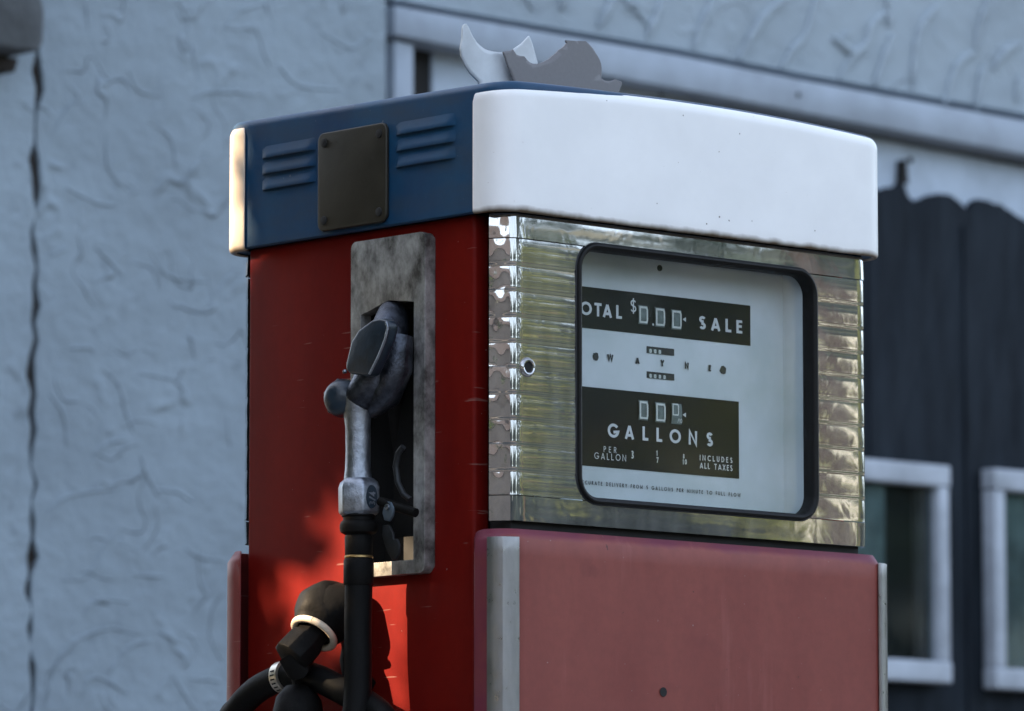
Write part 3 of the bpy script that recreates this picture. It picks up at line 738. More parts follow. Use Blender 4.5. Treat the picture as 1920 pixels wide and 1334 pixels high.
# stroke lettering
def arc(cx, cy, rx, ry, a0, a1, n=18): return [(cx + rx * math.cos(R(a0 + (a1 - a0) * k / n)), cy + ry * math.sin(R(a0 + (a1 - a0) * k / n))) for k in range(n + 1)]
def glyph(c, w_):
    h = w_ / 2
    G = {
     'T': (.62, [[(0, 1 - h), (.62, 1 - h)], [(.31, 0), (.31, 1 - h)]]),
     'O': (1.0, [arc(.5, .5, .5 - h, .5 - h, 0, 360, 36)]),
     '0': (.62, [arc(.31, .66, .31 - h, .34 - h, 0, 180) + arc(.31, .34, .31 - h, .34 - h, 180, 360) + [(.62 - h, .66)]]),
     'A': (.80, [[(h * .9, 0), (.40, 1 - h * .6)], [(.80 - h * .9, 0), (.40, 1 - h * .6)], [(.16, .27), (.64, .27)]]),
     'L': (.50, [[(h, 1), (h, h), (.50, h)]]),
     'S': (.56, [arc(.28, .745, .28 - h, .255 - h, 25, 270) + arc(.28, .265, .28 - h, .265 - h, 90, -155)]),
     'E': (.50, [[(.50, 1 - h), (h, 1 - h), (h, h), (.50, h)], [(h, .53), (.46, .53)]]),
     'F': (.48, [[(.48, 1 - h), (h, 1 - h), (h, 0)], [(h, .5), (.44, .5)]]),
     'W': (1.1, [[(h * .8, 1), (.30, h * .3), (.55, .95), (.80, h * .3), (1.1 - h * .8, 1)]]),
     'Y': (.72, [[(h * .8, 1), (.36, .45), (.72 - h * .8, 1)], [(.36, 0), (.36, .48)]]),
     'N': (.76, [[(h, 0), (h, 1 - h * .3), (.76 - h, h * .3), (.76 - h, 1)]]),
     'G': (.96, [arc(.5, .5, .5 - h, .5 - h, 38, 350, 30) + [(.50, .5 - h)]]),
     'P': (.52, [[(h, 0), (h, 1 - h), (.26, 1 - h)] + arc(.26, .73, .26 - h, .27 - h, 88, -88) + [(h, .46 + h * .2)]]),
     'R': (.56, [[(h, 0), (h, 1 - h), (.27, 1 - h)] + arc(.27, .73, .27 - h, .27 - h, 88, -88) + [(h, .46)], [(.28, .46), (.56 - h * .6, 0)]]),
     'D': (.72, [[(h, 1 - h), (h, h), (.22, h)] + arc(.22, .5, .50 - h, .5 - h, -88, 88) + [(h, 1 - h)]]),
     'C': (.80, [arc(.5, .5, .5 - h, .5 - h, 48, 312, 30)]),
     'U': (.66, [[(h, 1)] + arc(.33, .33, .33 - h, .33 - h, 180, 360) + [(.66 - h, 1)]]),
     'I': (w_, [[(h, 0), (h, 1)]]),
     'V': (.72, [[(h * .8, 1), (.36, h * .3), (.72 - h * .8, 1)]]),
     'M': (.92, [[(h, 0), (h + .03, 1 - h * .5), (.46, .15), (.89 - h, 1 - h * .5), (.92 - h, 0)]]),
     'X': (.72, [[(h * .9, 0), (.72 - h * .9, 1)], [(h * .9, 1), (.72 - h * .9, 0)]]),
     '5': (.56, [[(.50, 1 - h), (.12, 1 - h), (.07, .56)] + arc(.27, .33, .29 - h, .33 - h, 130, -140)]),
     '3': (.56, [arc(.27, .75, .25 - h, .25 - h, 150, -85) + arc(.27, .27, .28 - h, .27 - h, 85, -150)]),
     '8': (.56, [arc(.28, .75, .23 - h, .25 - h, 0, 360, 24), arc(.28, .27, .28 - h, .27 - h, 0, 360, 24)]),
     '1': (.30, [[(.02, .78), (.2, 1 - h), (.2, 0)]]),
     '7': (.54, [[(0, 1 - h), (.50, 1 - h), (.2, 0)]]),
     '4': (.56, [[(.38, 0), (.38, 1 - h), (h, .28), (.56, .28)]]),
     '/': (.5, [[(.05, 0), (.45, 1)]]),
     '$': (.56, [arc(.28, .70, .26 - h, .20 - h * .6, 25, 270) + arc(.28, .32, .27 - h, .21 - h * .6, 90, -155), [(.28, -.02), (.28, 1.04)]]),
     ' ': (.45, []),
    }
    return G[c]
def ribbon(mb, pts, w, f):
    n = len(pts); closed = (abs(pts[0][0] - pts[-1][0]) + abs(pts[0][1] - pts[-1][1])) < 1e-6
    L = []; Rr = []
    for i in range(n):
        p = Vector(pts[i])
        if closed: a = Vector(pts[i - 1 if i > 0 else n - 2]); b = Vector(pts[i + 1 if i < n - 1 else 1])
        else: a = Vector(pts[max(i - 1, 0)]); b = Vector(pts[min(i + 1, n - 1)])
        d1 = (p - a).normalized() if (p - a).length > 1e-9 else (b - p).normalized()
        d2 = (b - p).normalized() if (b - p).length > 1e-9 else d1
        t = (d1 + d2); t = t.normalized() if t.length > 1e-6 else d1
        nn = Vector((-t.y, t.x)); cs = max(.45, abs(nn.dot(Vector((-d1.y, d1.x))))); hw = w / 2 / cs
        L.append(p + nn * hw); Rr.append(p - nn * hw)
    vs = [f(q) for q in L] + [f(q) for q in Rr]
    mb.add(vs, [(i, i + 1, n + i + 1, n + i) for i in range(n - 1)])
def lettering(name, s, x0, x1, zb, h, w, mat, parent, y, each=None, xs=1.0):
    """h: cap height, w: stroke as a fraction of h; the string fills x0..x1, or each letter gets its own left x"""
    mb = MB(); ws = [glyph(c, w)[0] * h * xs for c in s]
    gap = (x1 - x0 - sum(ws)) / max(1, len(s) - 1); x = x0; yy = y
    for i, c in enumerate(s):
        if each: x = each[i]
        gw, st = glyph(c, w)
        for pl_ in st:
            yy -= .00004
            ribbon(mb, pl_, w, lambda q, x=x, yy=yy: (x + q[0] * h * xs, yy, zb + q[1] * h)) 
        if (i % 6) == 5: yy = y
        x += ws[i] + gap
    return mb.build(name, mat, parent)
YL = YP - .0004
X = lambda px: FP(px, 600, YL).x
Z = lambda px, py: FP(px, py, YL).z
pw = M['print_white']
lettering('total_lettering', 'TOTAL', 0, 0, Z(1160, 598), .0178, .20, pw, blk1, YL, each=[X(1069), X(1088), X(1114.5), X(1130), X(1155)], xs=1.16)
lettering('dollar_mark', '$', X(1182), X(1191), Z(1187, 588), .0195, .10, pw, blk1, YL)
lettering('sale_lettering', 'SALE', 0, 0, Z(1350, 621.5), .0178, .20, pw, blk1, YL, each=[X(1311), X(1333), X(1360), X(1380.5)], xs=1.22)
lettering('gallons_lettering', 'GALLONS', 0, 0, Z(1238, 829), .0186, .20, pw, blk2, YL, each=[X(1139), X(1171), X(1204), X(1230), X(1254.5), X(1290), X(1324)], xs=1.12)
lettering('per_lettering', 'PER', X(1131.5), X(1155), Z(1143, 849), .0078, .12, pw, blk2, YL, xs=1.0)
lettering('gallon_lettering', 'GALLON', X(1114), X(1173), Z(1143, 863), .0086, .12, pw, blk2, YL, xs=1.0)
lettering('includes_lettering', 'INCLUDES', X(1311), X(1372), Z(1341, 866), .0074, .17, pw, blk2, YL)
lettering('taxes_lettering', 'ALL TAXES', X(1311), X(1372), Z(1341, 881), .0078, .17, pw, blk2, YL)
lettering('delivery_lettering', 'ACCURATE DELIVERY FROM 5 GALLONS PER MINUTE TO FULL FLOW', X(1083), X(1387), Z(1238, 920), .0050, .19, M['ink'], dialbox, YL, xs=1.05)
for ch, px in zip('WAYNE', (1138.5, 1191, 1238, 1283.5, 1328)):
    lettering('maker_letter', ch, 0, 0, Z(1238, 687), .0086, .30, M['ink'], dialbox, YL, each=[X(px)], xs=1.15)
for px, py, r_ in ((1117.5, 669, .0052), (1356, 694.5, .0054)):
    c = FP(px, py, YL); mb = MB(); ptsh = []
    rnd = random.Random(px)
    for k in range(22): a = 2 * math.pi * k / 22; q = r_ * (1 + rnd.uniform(-.14, .14)); ptsh.append((c.x + q * math.cos(a) * 1.05, YL, c.z + q * math.sin(a)))
    prism(ptsh, (0, .0009, 0)).build('screw_hole', M['ink'], dialbox)
c = FP(1237, 503, YL); MB().lathe((c.x, YL + .0005, c.z), (0, -1, 0), [(0, .0042), (.0015, .004), (.0022, .002)], 20).build('dial_screw', M['brown'], dialbox, True)
# totalisers
for (pa, pb_, dg) in (((1213, 649), (1264, 668), 3), ((1213, 696), (1264, 714.5), 4)):
    x0, x1 = X(1213), X(1264); z1 = Z(1238, pa[1] + 3); z0 = Z(1238, pb_[1] - 3.2)
    t_ = MB().box((x0, YL, z0), (x1, YL + .0009, z1)).build('totaliser_window', M['ink'], dialbox)
    h_ = (z1 - z0)
    for k in range(dg):
        xx = x0 + .003 + k * .0085
        MB().box((xx, YL - .0003, z0 + .0002), (xx + .0062, YL - .0001, z1 - h_ * .34)).build('totaliser_wheel', M['wheel'], t_)
        lettering('totaliser_digit', '0', xx + .0009, 1, z0 + .0004, h_ * .60, .26, M['wheel_print'], t_, YL - .0005, each=[xx + .0011], xs=1.1)
# number wheels
def wheel(px0, px1, py0, py1, ch, parent, small=False, pale=False):
    x0, x1 = X(px0), X(px1); zc = (Z(px0, py0 + 1) + Z(px0, py1 - 1)) / 2; H = Z(px0, py0) - Z(px0, py1)
    vs = []; fs = []
    for k in range(13):
        a = -1 + 2 * k / 12; z = zc + a * H * .52; y = YL - .0002 - .0012 * (1 - a * a)
        vs += [(x0 - .0006, y, z), (x1 + .0010, y, z)]
    for k in range(12): fs.append((2 * k, 2 * k + 1, 2 * k + 3, 2 * k + 2))
    w = MB().add(vs, fs).build('number_wheel', M['wheel'], parent, True)
    h_ = H * (.92 if not small else .6); zb_ = zc - h_ / 2 + (.25 * H * .8 if small else 0)
    lw = (x1 - x0) * (1 if not small else .68)
    mb = MB(); wd = .0026 if not small else .0018
    o = [(wd / 2, wd / 2), (lw - wd * .9, wd / 2), (lw - wd / 2, h_ * .2), (lw - wd / 2, h_ * .8), (lw - wd * 1.1, h_ - wd / 2), (wd / 2, h_ - wd / 2), (wd / 2, wd / 2)]
    ribbon(mb, o, wd, lambda q: (x0 + q[0], YL - .0022, zb_ + q[1])); mb.build('digit', M['wheel_print'], w)
    if small: lettering('digit_fraction', '/10', x0 + .009, x1, zc - H * .46, .0058, .14, M['wheel_print'], w, YL - .0022, xs=.8)
for q in ((1197, 1213, 573, 607), (1228, 1245, 577, 612), (1258.5, 1276, 581, 617)): wheel(*q, '0', blk1)
for q in ((1197, 1213, 751, 787), (1228, 1245.5, 755, 791)): wheel(*q, '0', blk2)
wheel(1258.5, 1276, 757, 794, '0', blk2, True)
c = FP(1224.5, 609, YL); MB().lathe((c.x, YL, c.z), (0, -1, 0), [(0, .0016), (.0004, .0015)], 16).build('decimal_point', pw, blk1)
for px, py, par in ((1280, 599, blk1), (1280, 778, blk2)):
    a = FP(px, py, YL); prism([(a.x, YL - .0002, a.z), (a.x + .0058, YL - .0002, a.z + .0030), (a.x + .0058, YL - .0002, a.z - .0030)], (0, .0003, 0)).build('pointer', pw, par)
for ch, px, py, h_ in (('3', 1182.5, 860, .0105), ('1', 1230, 855, .0070), ('7', 1230, 868, .0075), ('8', 1279.5, 860, .0062), ('1', 1279, 871, .0068), ('0', 1283, 871, .0068)):
    lettering('price_digit', ch, 0, 1, Z(px, py), h_, .2, M['wheel_print'], blk2, YL, each=[X(px)], xs=.85)

# ---- nozzle holder on the side
XH = -.016
hold = MB()
yA, yB, zA, zB = .1335, .282, 1.040, 1.484
# frame: outer rounded plate with opening
def frame_plate():
    outer = rrect(yA, yB, zA, zB, .010, 6)
    # opening: arched top
    ia, ib, ic, idd = .1555, .262, 1.058, 1.392
    inner = []
    inner += [(ib, ic), (ib, idd - .004)]
    inner = [(ib, idd + .004 - .010), (ib - .018, idd - .002), (ib - .05, idd + .007), (ia + .05, idd + .008), (ia + .015, idd + .004), (ia, idd + .002), (ia, ic), (ib, ic)]
    return outer, inner
outer, inner = frame_plate()
bm = bmesh.new()
def edgeloop(pts, x):
    v = [bm.verts.new((x, y, z)) for y, z in pts]; return v, [bm.edges.new((v[i], v[(i + 1) % len(v)])) for i in range(len(v))]
v1, e1 = edgeloop(outer, XH); v2, e2 = edgeloop(inner, XH)
r_ = bmesh.ops.triangle_fill(bm, edges=e1 + e2, use_beauty=True)
ex = bmesh.ops.extrude_face_region(bm, geom=bm.faces[:])
for v in [q for q in ex['geom'] if isinstance(q, bmesh.types.BMVert)]: v.co.x += .018
bmesh.ops.recalc_face_normals(bm, faces=bm.faces)
sharp = [e for e in bm.edges if len(e.link_faces) == 2 and e.calc_face_angle(0) > R(50) and abs(e.verts[0].co.x - XH) < 1e-5 and abs(e.verts[1].co.x - XH) < 1e-5]
bmesh.ops.bevel(bm, geom=sharp, offset=.004, segments=4, affect='EDGES', profile=.5, clamp_overlap=True)
for f in bm.faces: f.smooth = True
for e in bm.edges:
    if len(e.link_faces) == 2 and e.calc_face_angle(0) > R(35): e.smooth = False
me = bpy.data.meshes.new('nozzle_holder'); bm.to_mesh(me); bm.free()
holder = link('nozzle_holder', me, M['alu'], pump)
# recess walls behind the opening
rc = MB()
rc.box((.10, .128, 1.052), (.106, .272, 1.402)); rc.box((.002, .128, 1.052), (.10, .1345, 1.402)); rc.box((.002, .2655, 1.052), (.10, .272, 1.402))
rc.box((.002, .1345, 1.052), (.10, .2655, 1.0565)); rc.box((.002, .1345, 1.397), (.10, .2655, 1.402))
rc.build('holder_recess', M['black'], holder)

# ================================================================ the nozzle hanging in the holder
XN = -.062
nz = empty('fuel_nozzle', SP(672, 1000, XN), 'worn grey metal fuel nozzle with dark hand guard hanging in the metal holder', 'fuel nozzle')
def S3(px, py, x=XN): return SP(px, py, x)
MB().tube([S3(671, 915), S3(671, 880), S3(671, 845), S3(671, 800), S3(670, 775), S3(673, 750, XN + .002)], [.0195, .0168, .0160, .0165, .0185, .0225], 28).build('handle', M['cast'], nz, True)
body = MB()
body.tube([S3(655, 752, XN - .004), S3(676, 745), S3(700, 715, XN + .01), S3(718, 670, XN + .022), S3(730, 620, XN + .035), S3(738, 590, XN + .06)],
          [.016, .0225, .0260, .0270, .025, .021], 28)
body.tube([S3(690, 770, XN + .012), S3(720, 740, XN + .02), S3(740, 690, XN + .025), S3(748, 630, XN + .03)], [.014, .023, .024, .019], 20)
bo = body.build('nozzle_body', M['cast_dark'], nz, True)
# spout going into the recess
MB().tube([S3(738, 600, XN + .05), S3(742, 640, .01), S3(742, 760, .045), S3(742, 900, .06)], [.018, .0125, .012, .012], 18).build('spout', M['black'], nz, True)
# hand guard
gp = [(697, 600), (712, 597), (726, 601), (729, 612), (724, 636), (711, 668), (694, 703), (686, 706), (655, 701), (647, 694), (648, 680), (658, 640), (672, 618)]
hg = prism([S3(a_, b2, XN - .034) for a_, b2 in gp], (.016, -.002, 0)).build('hand_guard', M['knob'], nz, bevel=.0035, seg=3)
MB().tube([S3(724, 604, XN - .036), S3(727, 615, XN - .036), S3(722, 638, XN - .036), S3(709, 670, XN - .036), S3(693, 702, XN - .036)], .0016, 8).build('guard_rim', M['cast'], hg, True)  # pale tube standing in for the highlight on the guard's right edge
MB().tube([S3(646, 695, XN - .036), S3(647, 699, XN - .036)], .003, 10).build('guard_pin', M['cast'], hg, True)
# knob
kd = Vector((-.80, -.45, -.05)).normalized(); kc = S3(648, 748, XN)
MB().lathe(kc + kd * -.004, kd, [(0, .0230), (.004, .0250), (.014, .0255), (.022, .0238), (.030, .0190), (.034, .0115), (.0355, .003)], 30).build('knob', M['knob'], nz, True)
hexs = MB().lathe(kc + kd * .003, kd, [(0, .0265), (.010, .0270), (.013, .0255)], 6, .4).build('knob_nut', M['knob'], nz, bevel=.0012)
# hexagonal coupling with its size badge
def zpx(py, x=XN): return SP(672, py, x).z
cc = S3(672, 930); ang = math.atan2(-.665, 1) 
hx = MB(); rot_edge = None
def hexprism(c, prof, edge_angle):
    vs = []; fs = []
    for z, r in prof:
        for k in range(6):
            a = edge_angle + k * math.pi / 3; vs.append((c.x + r * math.cos(a), c.y + r * math.sin(a), z))
    for i in range(len(prof) - 1):
        for k in range(6): k2 = (k + 1) % 6; fs.append((i * 6 + k, i * 6 + k2, (i + 1) * 6 + k2, (i + 1) * 6 + k))
    fs.append(tuple(range(5, -1, -1))); fs.append(tuple((len(prof) - 1) * 6 + k for k in range(6)))
    return MB().add(vs, fs)
toc = math.atan2(-.738, -.665)                   # direction from the coupling to the camera
ea = toc + R(13)
HC = S3(673, 930)
coup = hexprism(HC, [(zpx(968), .0235), (zpx(962), .0282), (zpx(915), .0288), (zpx(905), .0262), (zpx(897), .0195)], ea).build('coupling', M['cast'], nz, bevel=.0022, seg=3)
fa = ea + R(30); fn = Vector((math.cos(fa), math.sin(fa), 0)); ft_ = Vector((-math.sin(fa), math.cos(fa), 0)); fc = Vector((HC.x, HC.y, zpx(934))) + fn * (.0284 * math.cos(R(30)))
bad = MB().add([fc + fn * .0012 + ft_ * (.0092 * math.cos(2 * math.pi * k / 28)) + Vector((0, 0, .0150 * math.sin(2 * math.pi * k / 28))) for k in range(28)] +
               [fc - fn * .002 + ft_ * (.0100 * math.cos(2 * math.pi * k / 28)) + Vector((0, 0, .0160 * math.sin(2 * math.pi * k / 28))) for k in range(28)],
               [tuple(range(28))] + [(k, (k + 1) % 28, 28 + (k + 1) % 28, 28 + k) for k in range(28)]).build('size_badge', M['knob'], coup, True)
mb = MB()     # 3/4 reading upwards, as cast
def badge_map(q, o): 
    return fc + fn * .00145 - ft_ * 0 + Vector((0, 0, 1)) * ((o + q[0]) ) + ft_ * (-(q[1] - .004)) * (-1)
for ch, off in (('3', -.0115), ('/', -.0052), ('4', .0005)):
    gw, st = glyph(ch, .22)
    for pl_ in st: ribbon(mb, pl_, .22, lambda q, off=off: fc + fn * .0015 + Vector((0, 0, off + q[0] * .0105)) - ft_ * ((q[1] - .5) * .0105))
mb.build('size_mark', M['cast'], bad)
# fittings under the coupling
ax = S3(673, 968); P0 = Vector((HC.x, HC.y, 0))
def fit(name, mat, rows, sg=32, par=nz):
    return MB().lathe((HC.x, HC.y, 0), (0, 0, 1), [(zpx(py), r) for py, r in rows], sg).build(name, mat, par, True)
fit('swivel', M['rubber'], [(1005, .0160), (1003, .0185), (999, .0236), (993, .0250), (984, .0248), (979, .0232), (977, .0208), (971, .0206), (969, .0224), (966, .0224)])
fit('hose_ferrule', M['rubber'], [(1043, .0168), (1040, .0180), (1008, .0184), (1004, .0172)])
fit('brass_ring', M['brass'], [(1048, .0172), (1046.5, .0188), (1043.5, .0188), (1042, .0176)])
# trigger lever and its bracket
lv = [(722, 939), (733, 942), (738, 952), (735, 968), (729, 978), (720, 976), (716, 962)]
lev = prism([S3(a_, b2, XN + .004) for a_, b2 in lv], (.004, 0, 0)).build('lever_bracket', M['lever'], nz, bevel=.001)
c = S3(727, 951, XN + .003); MB().lathe(c, (-1, 0, 0), [(0, .0040), (.0025, .0038), (.0026, .002), (.001, .0018)], 18).build('rivet', M['cast'], lev, True)
hk = [(717, 985), (728, 984), (736, 1000), (737, 1012), (743, 1010), (748, 1022), (747, 1038), (741, 1050), (733, 1049), (726, 1036), (720, 1020), (716, 1005)]
prism([S3(a_, b2, XN + .008) for a_, b2 in hk], (.004, 0, 0)).build('trigger_lever', M['darkmetal'], nz, bevel=.001)
MB().tube([S3(756, 838, XN + .02), S3(747, 850, XN + .02), S3(742, 875, XN + .02), S3(746, 905, XN + .02), S3(757, 928, XN + .02), S3(770, 938, XN + .02)], .0040, 12).build('lever_guard', M['darkmetal'], nz, True)
MB().tube([S3(712, 940, XN + .006), S3(735, 948, XN + .010), S3(780, 962, XN + .016)], [.006, .0065, .006], 12).build('guard_bar', M['rubber'], nz, True)

# ================================================================ hose from the nozzle
hose = MB()
hp = [(HC.x, HC.y, zpx(1047)), (HC.x, HC.y, zpx(1100)), (HC.x - .001, HC.y + .000, zpx(1180)), (HC.x - .003, HC.y - .003, zpx(1260)), (HC.x - .008, HC.y - .005, zpx(1340)), (HC.x - .03, HC.y - .004, .72),
      (HC.x - .07, HC.y + .02, .55), (HC.x - .10, HC.y + .09, .43), (HC.x - .09, HC.y + .19, .42), (HC.x - .06, HC.y + .27, .52), (HC.x - .03, HC.y + .30, .68), (HC.x - .015, HC.y + .275, .80)]
arch = [(425, 1372), (447, 1330), (478, 1297), (515, 1276), (552, 1266), (590, 1270), (628, 1288), (662, 1306), (697, 1326), (722, 1352), (740, 1400)]
ap = [SP(a_, b2, -.050) for a_, b2 in arch]
def catmull(P, n=8):
    P = [Vector(p) for p in P]; out = []
    for i in range(len(P) - 1):
        p0 = P[max(i - 1, 0)]; p1 = P[i]; p2 = P[i + 1]; p3 = P[min(i + 2, len(P) - 1)]
        for k in range(n):
            t = k / n; out.append(.5 * ((2 * p1) + (p2 - p0) * t + (2 * p0 - 5 * p1 + 4 * p2 - p3) * t * t + (3 * p1 - p0 - 3 * p2 + p3) * t ** 3))
    out.append(P[-1]); return out
path = catmull(hp[:11] + ap[:1] + ap[1:] + [Vector((-.05, ap[-1].y - .01, .70)), Vector((-.03, ap[-1].y, .55))], 8)
hh = empty('fuel_hose', (HC.x, HC.y, .42), 'black rubber fuel hose dropping from the nozzle and arching round below the outlet', 'hose')
hose.tube(path, .0180, 24).build('hose_body', M['hose'], hh, True)
fit('hose_sleeve', M['rubber'], [(1098, .0188), (1096, .0198), (1051, .0197), (1048, .0180)], par=hh)
# clamp on the arch
ci = min(range(len(path)), key=lambda i: (path[i] - SP(531, 1268, -.05)).length)
cp = path[ci]; ct = (path[ci + 1] - path[ci - 1]).normalized()
clampo = MB().lathe(cp - ct * .008, ct, [(0, .0182), (.0006, .0212), (.0150, .0216), (.0158, .0182)], 40).build('hose_clamp', M['clampm'], hh, True)
a = ct.cross(Vector((-.66, -.74, .1))).normalized(); b2_ = a.cross(ct).normalized()
for q in range(7):
    th = R(18 + q * 15); nrm = a * math.cos(th) + b2_ * math.sin(th); tn = -a * math.sin(th) + b2_ * math.cos(th)
    if nrm.dot(Vector((-.66, -.74, 0))) < -.2: nrm = -nrm; tn = -tn
    c = cp + nrm * .0216; w1 = ct * .0042; w2 = tn * .0011; up_ = nrm * .0003
    MB().add([c - w1 - w2 + up_, c + w1 - w2 + up_, c + w1 + w2 + up_, c - w1 + w2 + up_], [(0, 1, 2, 3)]).build('clamp_slot', M['black'], clampo)

# ================================================================ hose outlet of the pump (dark elbow with an ivory ring)
dn = Vector((-.62, -.05, -.76)).normalized(); EC = SP(612, 1150, -.038); mouth = EC + dn * .0345
prof_ = [(-.0425, .004)] + [(-.0425 * math.cos(R(a_)), .0425 * math.sin(R(a_))) for a_ in range(12, 133, 6)] + [(.0345, .031), (.0340, .0265), (.027, .0255)]
el = MB().lathe(EC, dn, prof_, 36)
from mathutils import noise as mn
def rough_up(o, amp, sc):
    for v in o.data.vertices: v.co += v.normal * amp * mn.noise(v.co * sc)
    o.data.update(); return o
elbow = rough_up(el.build('outlet_elbow', M['rubber'], pump, True), .004, 45)
MB().tube([SP(660, 1150, .004), SP(656, 1147, -.012), SP(646, 1144, -.024), SP(632, 1146, -.032), EC], [.027, .029, .0345, .0385, .0405], 28).build('outlet_neck', M['rubber'], elbow, True)
tor = MB(); a = dn.orthogonal().normalized(); b3 = dn.cross(a)
tor.tube([mouth + dn * .0010 + (a * math.cos(2 * math.pi * k / 40) + b3 * math.sin(2 * math.pi * k / 40)) * .0288 for k in range(41)], .0048, 12, False).build('outlet_ring', M['ivory'], elbow, True)
sv = MB()
sd = (SP(556, 1222, -.085) - mouth).normalized(); sv.tube([mouth - dn * .012, mouth + sd * .010, mouth + sd * .018, mouth + sd * .048, mouth + sd * .051], [.0215, .0215, .0260, .0265, .021], 8)
swv = sv.build('outlet_swivel', M['rubber'], elbow, bevel=.001)
e1_ = mouth + sd * .045
MB().tube([e1_, e1_ + Vector((.004, -.006, -.016)), SP(566, 1250, -.060), SP(572, 1280, -.055)], [.018, .0165, .0165, .017], 16).build('outlet_nipple', M['rubber'], elbow, True)
MB().tube([SP(562, 1292, -.062), SP(560, 1312, -.065), SP(558, 1345, -.070), SP(558, 1500, -.072)], [.020, .030, .0345, .0345], 24).build('hanging_swivel', M['rubber'], elbow, True)
MB().tube([SP(664, 1212, -.012), SP(655, 1240, -.014), SP(662, 1262, -.014), SP(690, 1290, -.01)], [.016, .013, .016, .013], 12).build('outlet_bracket', M['rubber'], elbow, True)

# ================================================================ broken topper on the lid
YT = .20
tp = empty('broken_topper', FP(1000, 170, YT), 'broken white and dark grey sheet topper with torn curved edges standing on the lid', 'sign topper')
def bent(name, pts, mat, y, bend, xc, thick, lean=0):
    P = [FP(a_, b2, y) for a_, b2 in pts]; bm = bmesh.new(); vs = [bm.verts.new(p) for p in P]
    es = [bm.edges.new((vs[i], vs[(i + 1) % len(vs)])) for i in range(len(vs))]
    bmesh.ops.triangle_fill(bm, edges=es, use_beauty=True)
    for _ in range(3): bmesh.ops.subdivide_edges(bm, edges=bm.edges[:], cuts=1, use_grid_fill=True)
    z0 = min(p.z for p in P)
    for v in bm.verts: v.co.y += bend * ((v.co.x - xc) ** 2) * 10 + lean * (v.co.z - z0)
    for f in bm.faces: f.smooth = True
    me = bpy.data.meshes.new(name); bm.to_mesh(me); bm.free(); o = link(name, me, mat, tp)
    md = o.modifiers.new('thick', 'SOLIDIFY'); md.thickness = thick; md.offset = 0; return o
bent('crescent_shard', [(873, 45), (869, 47), (867, 53), (866.5, 72), (863, 92), (865, 107), (872, 124), (882, 139), (897, 154), (906, 190), (975, 190), (968, 150), (958, 125), (945, 98), (936, 98.5), (924, 97), (914, 95), (907, 92), (899, 86), (893, 80), (886, 70), (881, 60), (877, 51)],
     M['topper_white'], YT + .012, .05, FP(900, 100, YT).x, .003)
bent('pointed_shard', [(955, 140), (958, 96), (962, 93), (978, 82), (991, 68), (997, 82), (1003, 104), (1008, 121), (1012, 140)], M['topper_white'], YT + .012, .1, FP(1000, 100, YT).x, .003)
bent('grey_shard', [(945, 97), (953, 95.5), (959, 95.5), (962, 92.5), (969, 103), (976, 105.5), (983, 106), (989, 114), (994, 118), (999, 120), (1006, 120.5), (1012, 119), (1020, 116), (1029, 111), (1036, 105), (1041, 101), (1046, 97), (1048, 94), (1054, 90.5), (1060, 85), (1063, 81), (1061, 76), (1063, 76), (1080, 77), (1099, 77.5), (1105, 83), (1112, 91), (1118, 100), (1124, 110), (1127.5, 119), (1129, 130), (1128, 147), (1134, 151), (1141, 152), (1149, 151.5), (1156, 149), (1168, 154), (1168, 158), (1162, 175), (1158, 195), (975, 195), (964, 153), (956, 130)],
     M['topper_grey'], YT, .02, FP(1040, 100, YT).x, .003, .01)

# ================================================================ trees and things behind the camera / to the left (they light, shade and show in the steel)
def leaf_mesh(name, centers, size, mat, parent, seed=1):
    rng = np.random.default_rng(seed); n = len(centers)
    u = rng.normal(size=(n, 3)); u /= np.linalg.norm(u, axis=1)[:, None]
    v = rng.normal(size=(n, 3)); v -= (v * u).sum(1)[:, None] * u; v /= np.linalg.norm(v, axis=1)[:, None]
    s = size * rng.uniform(.6, 1.3, size=(n, 1)); w = s * .55
    V = np.empty((n, 4, 3)); V[:, 0] = centers - u * s; V[:, 1] = centers + v * w; V[:, 2] = centers + u * s; V[:, 3] = centers - v * w
    me = bpy.data.meshes.new(name); me.vertices.add(n * 4); me.vertices.foreach_set('co', V.reshape(-1))
    me.loops.add(n * 4); me.loops.foreach_set('vertex_index', np.arange(n * 4)); me.polygons.add(n)
    me.polygons.foreach_set('loop_start', np.arange(0, n * 4, 4)); me.polygons.foreach_set('loop_total', np.full(n, 4))
    me.update(); me.validate(); return link(name, me, mat, parent)
def crown_points(c, rad, n, clumps, rng, k=.32):
    cc_ = rng.normal(size=(clumps, 3)); cc_ /= np.linalg.norm(cc_, axis=1)[:, None]; cc_ *= rng.uniform(.25, 1, size=(clumps, 1)) ** .5
    idx = rng.integers(0, clumps, n); p = cc_[idx] + rng.normal(size=(n, 3)) * k * .6
    return np.array(c) + p * np.array(rad)
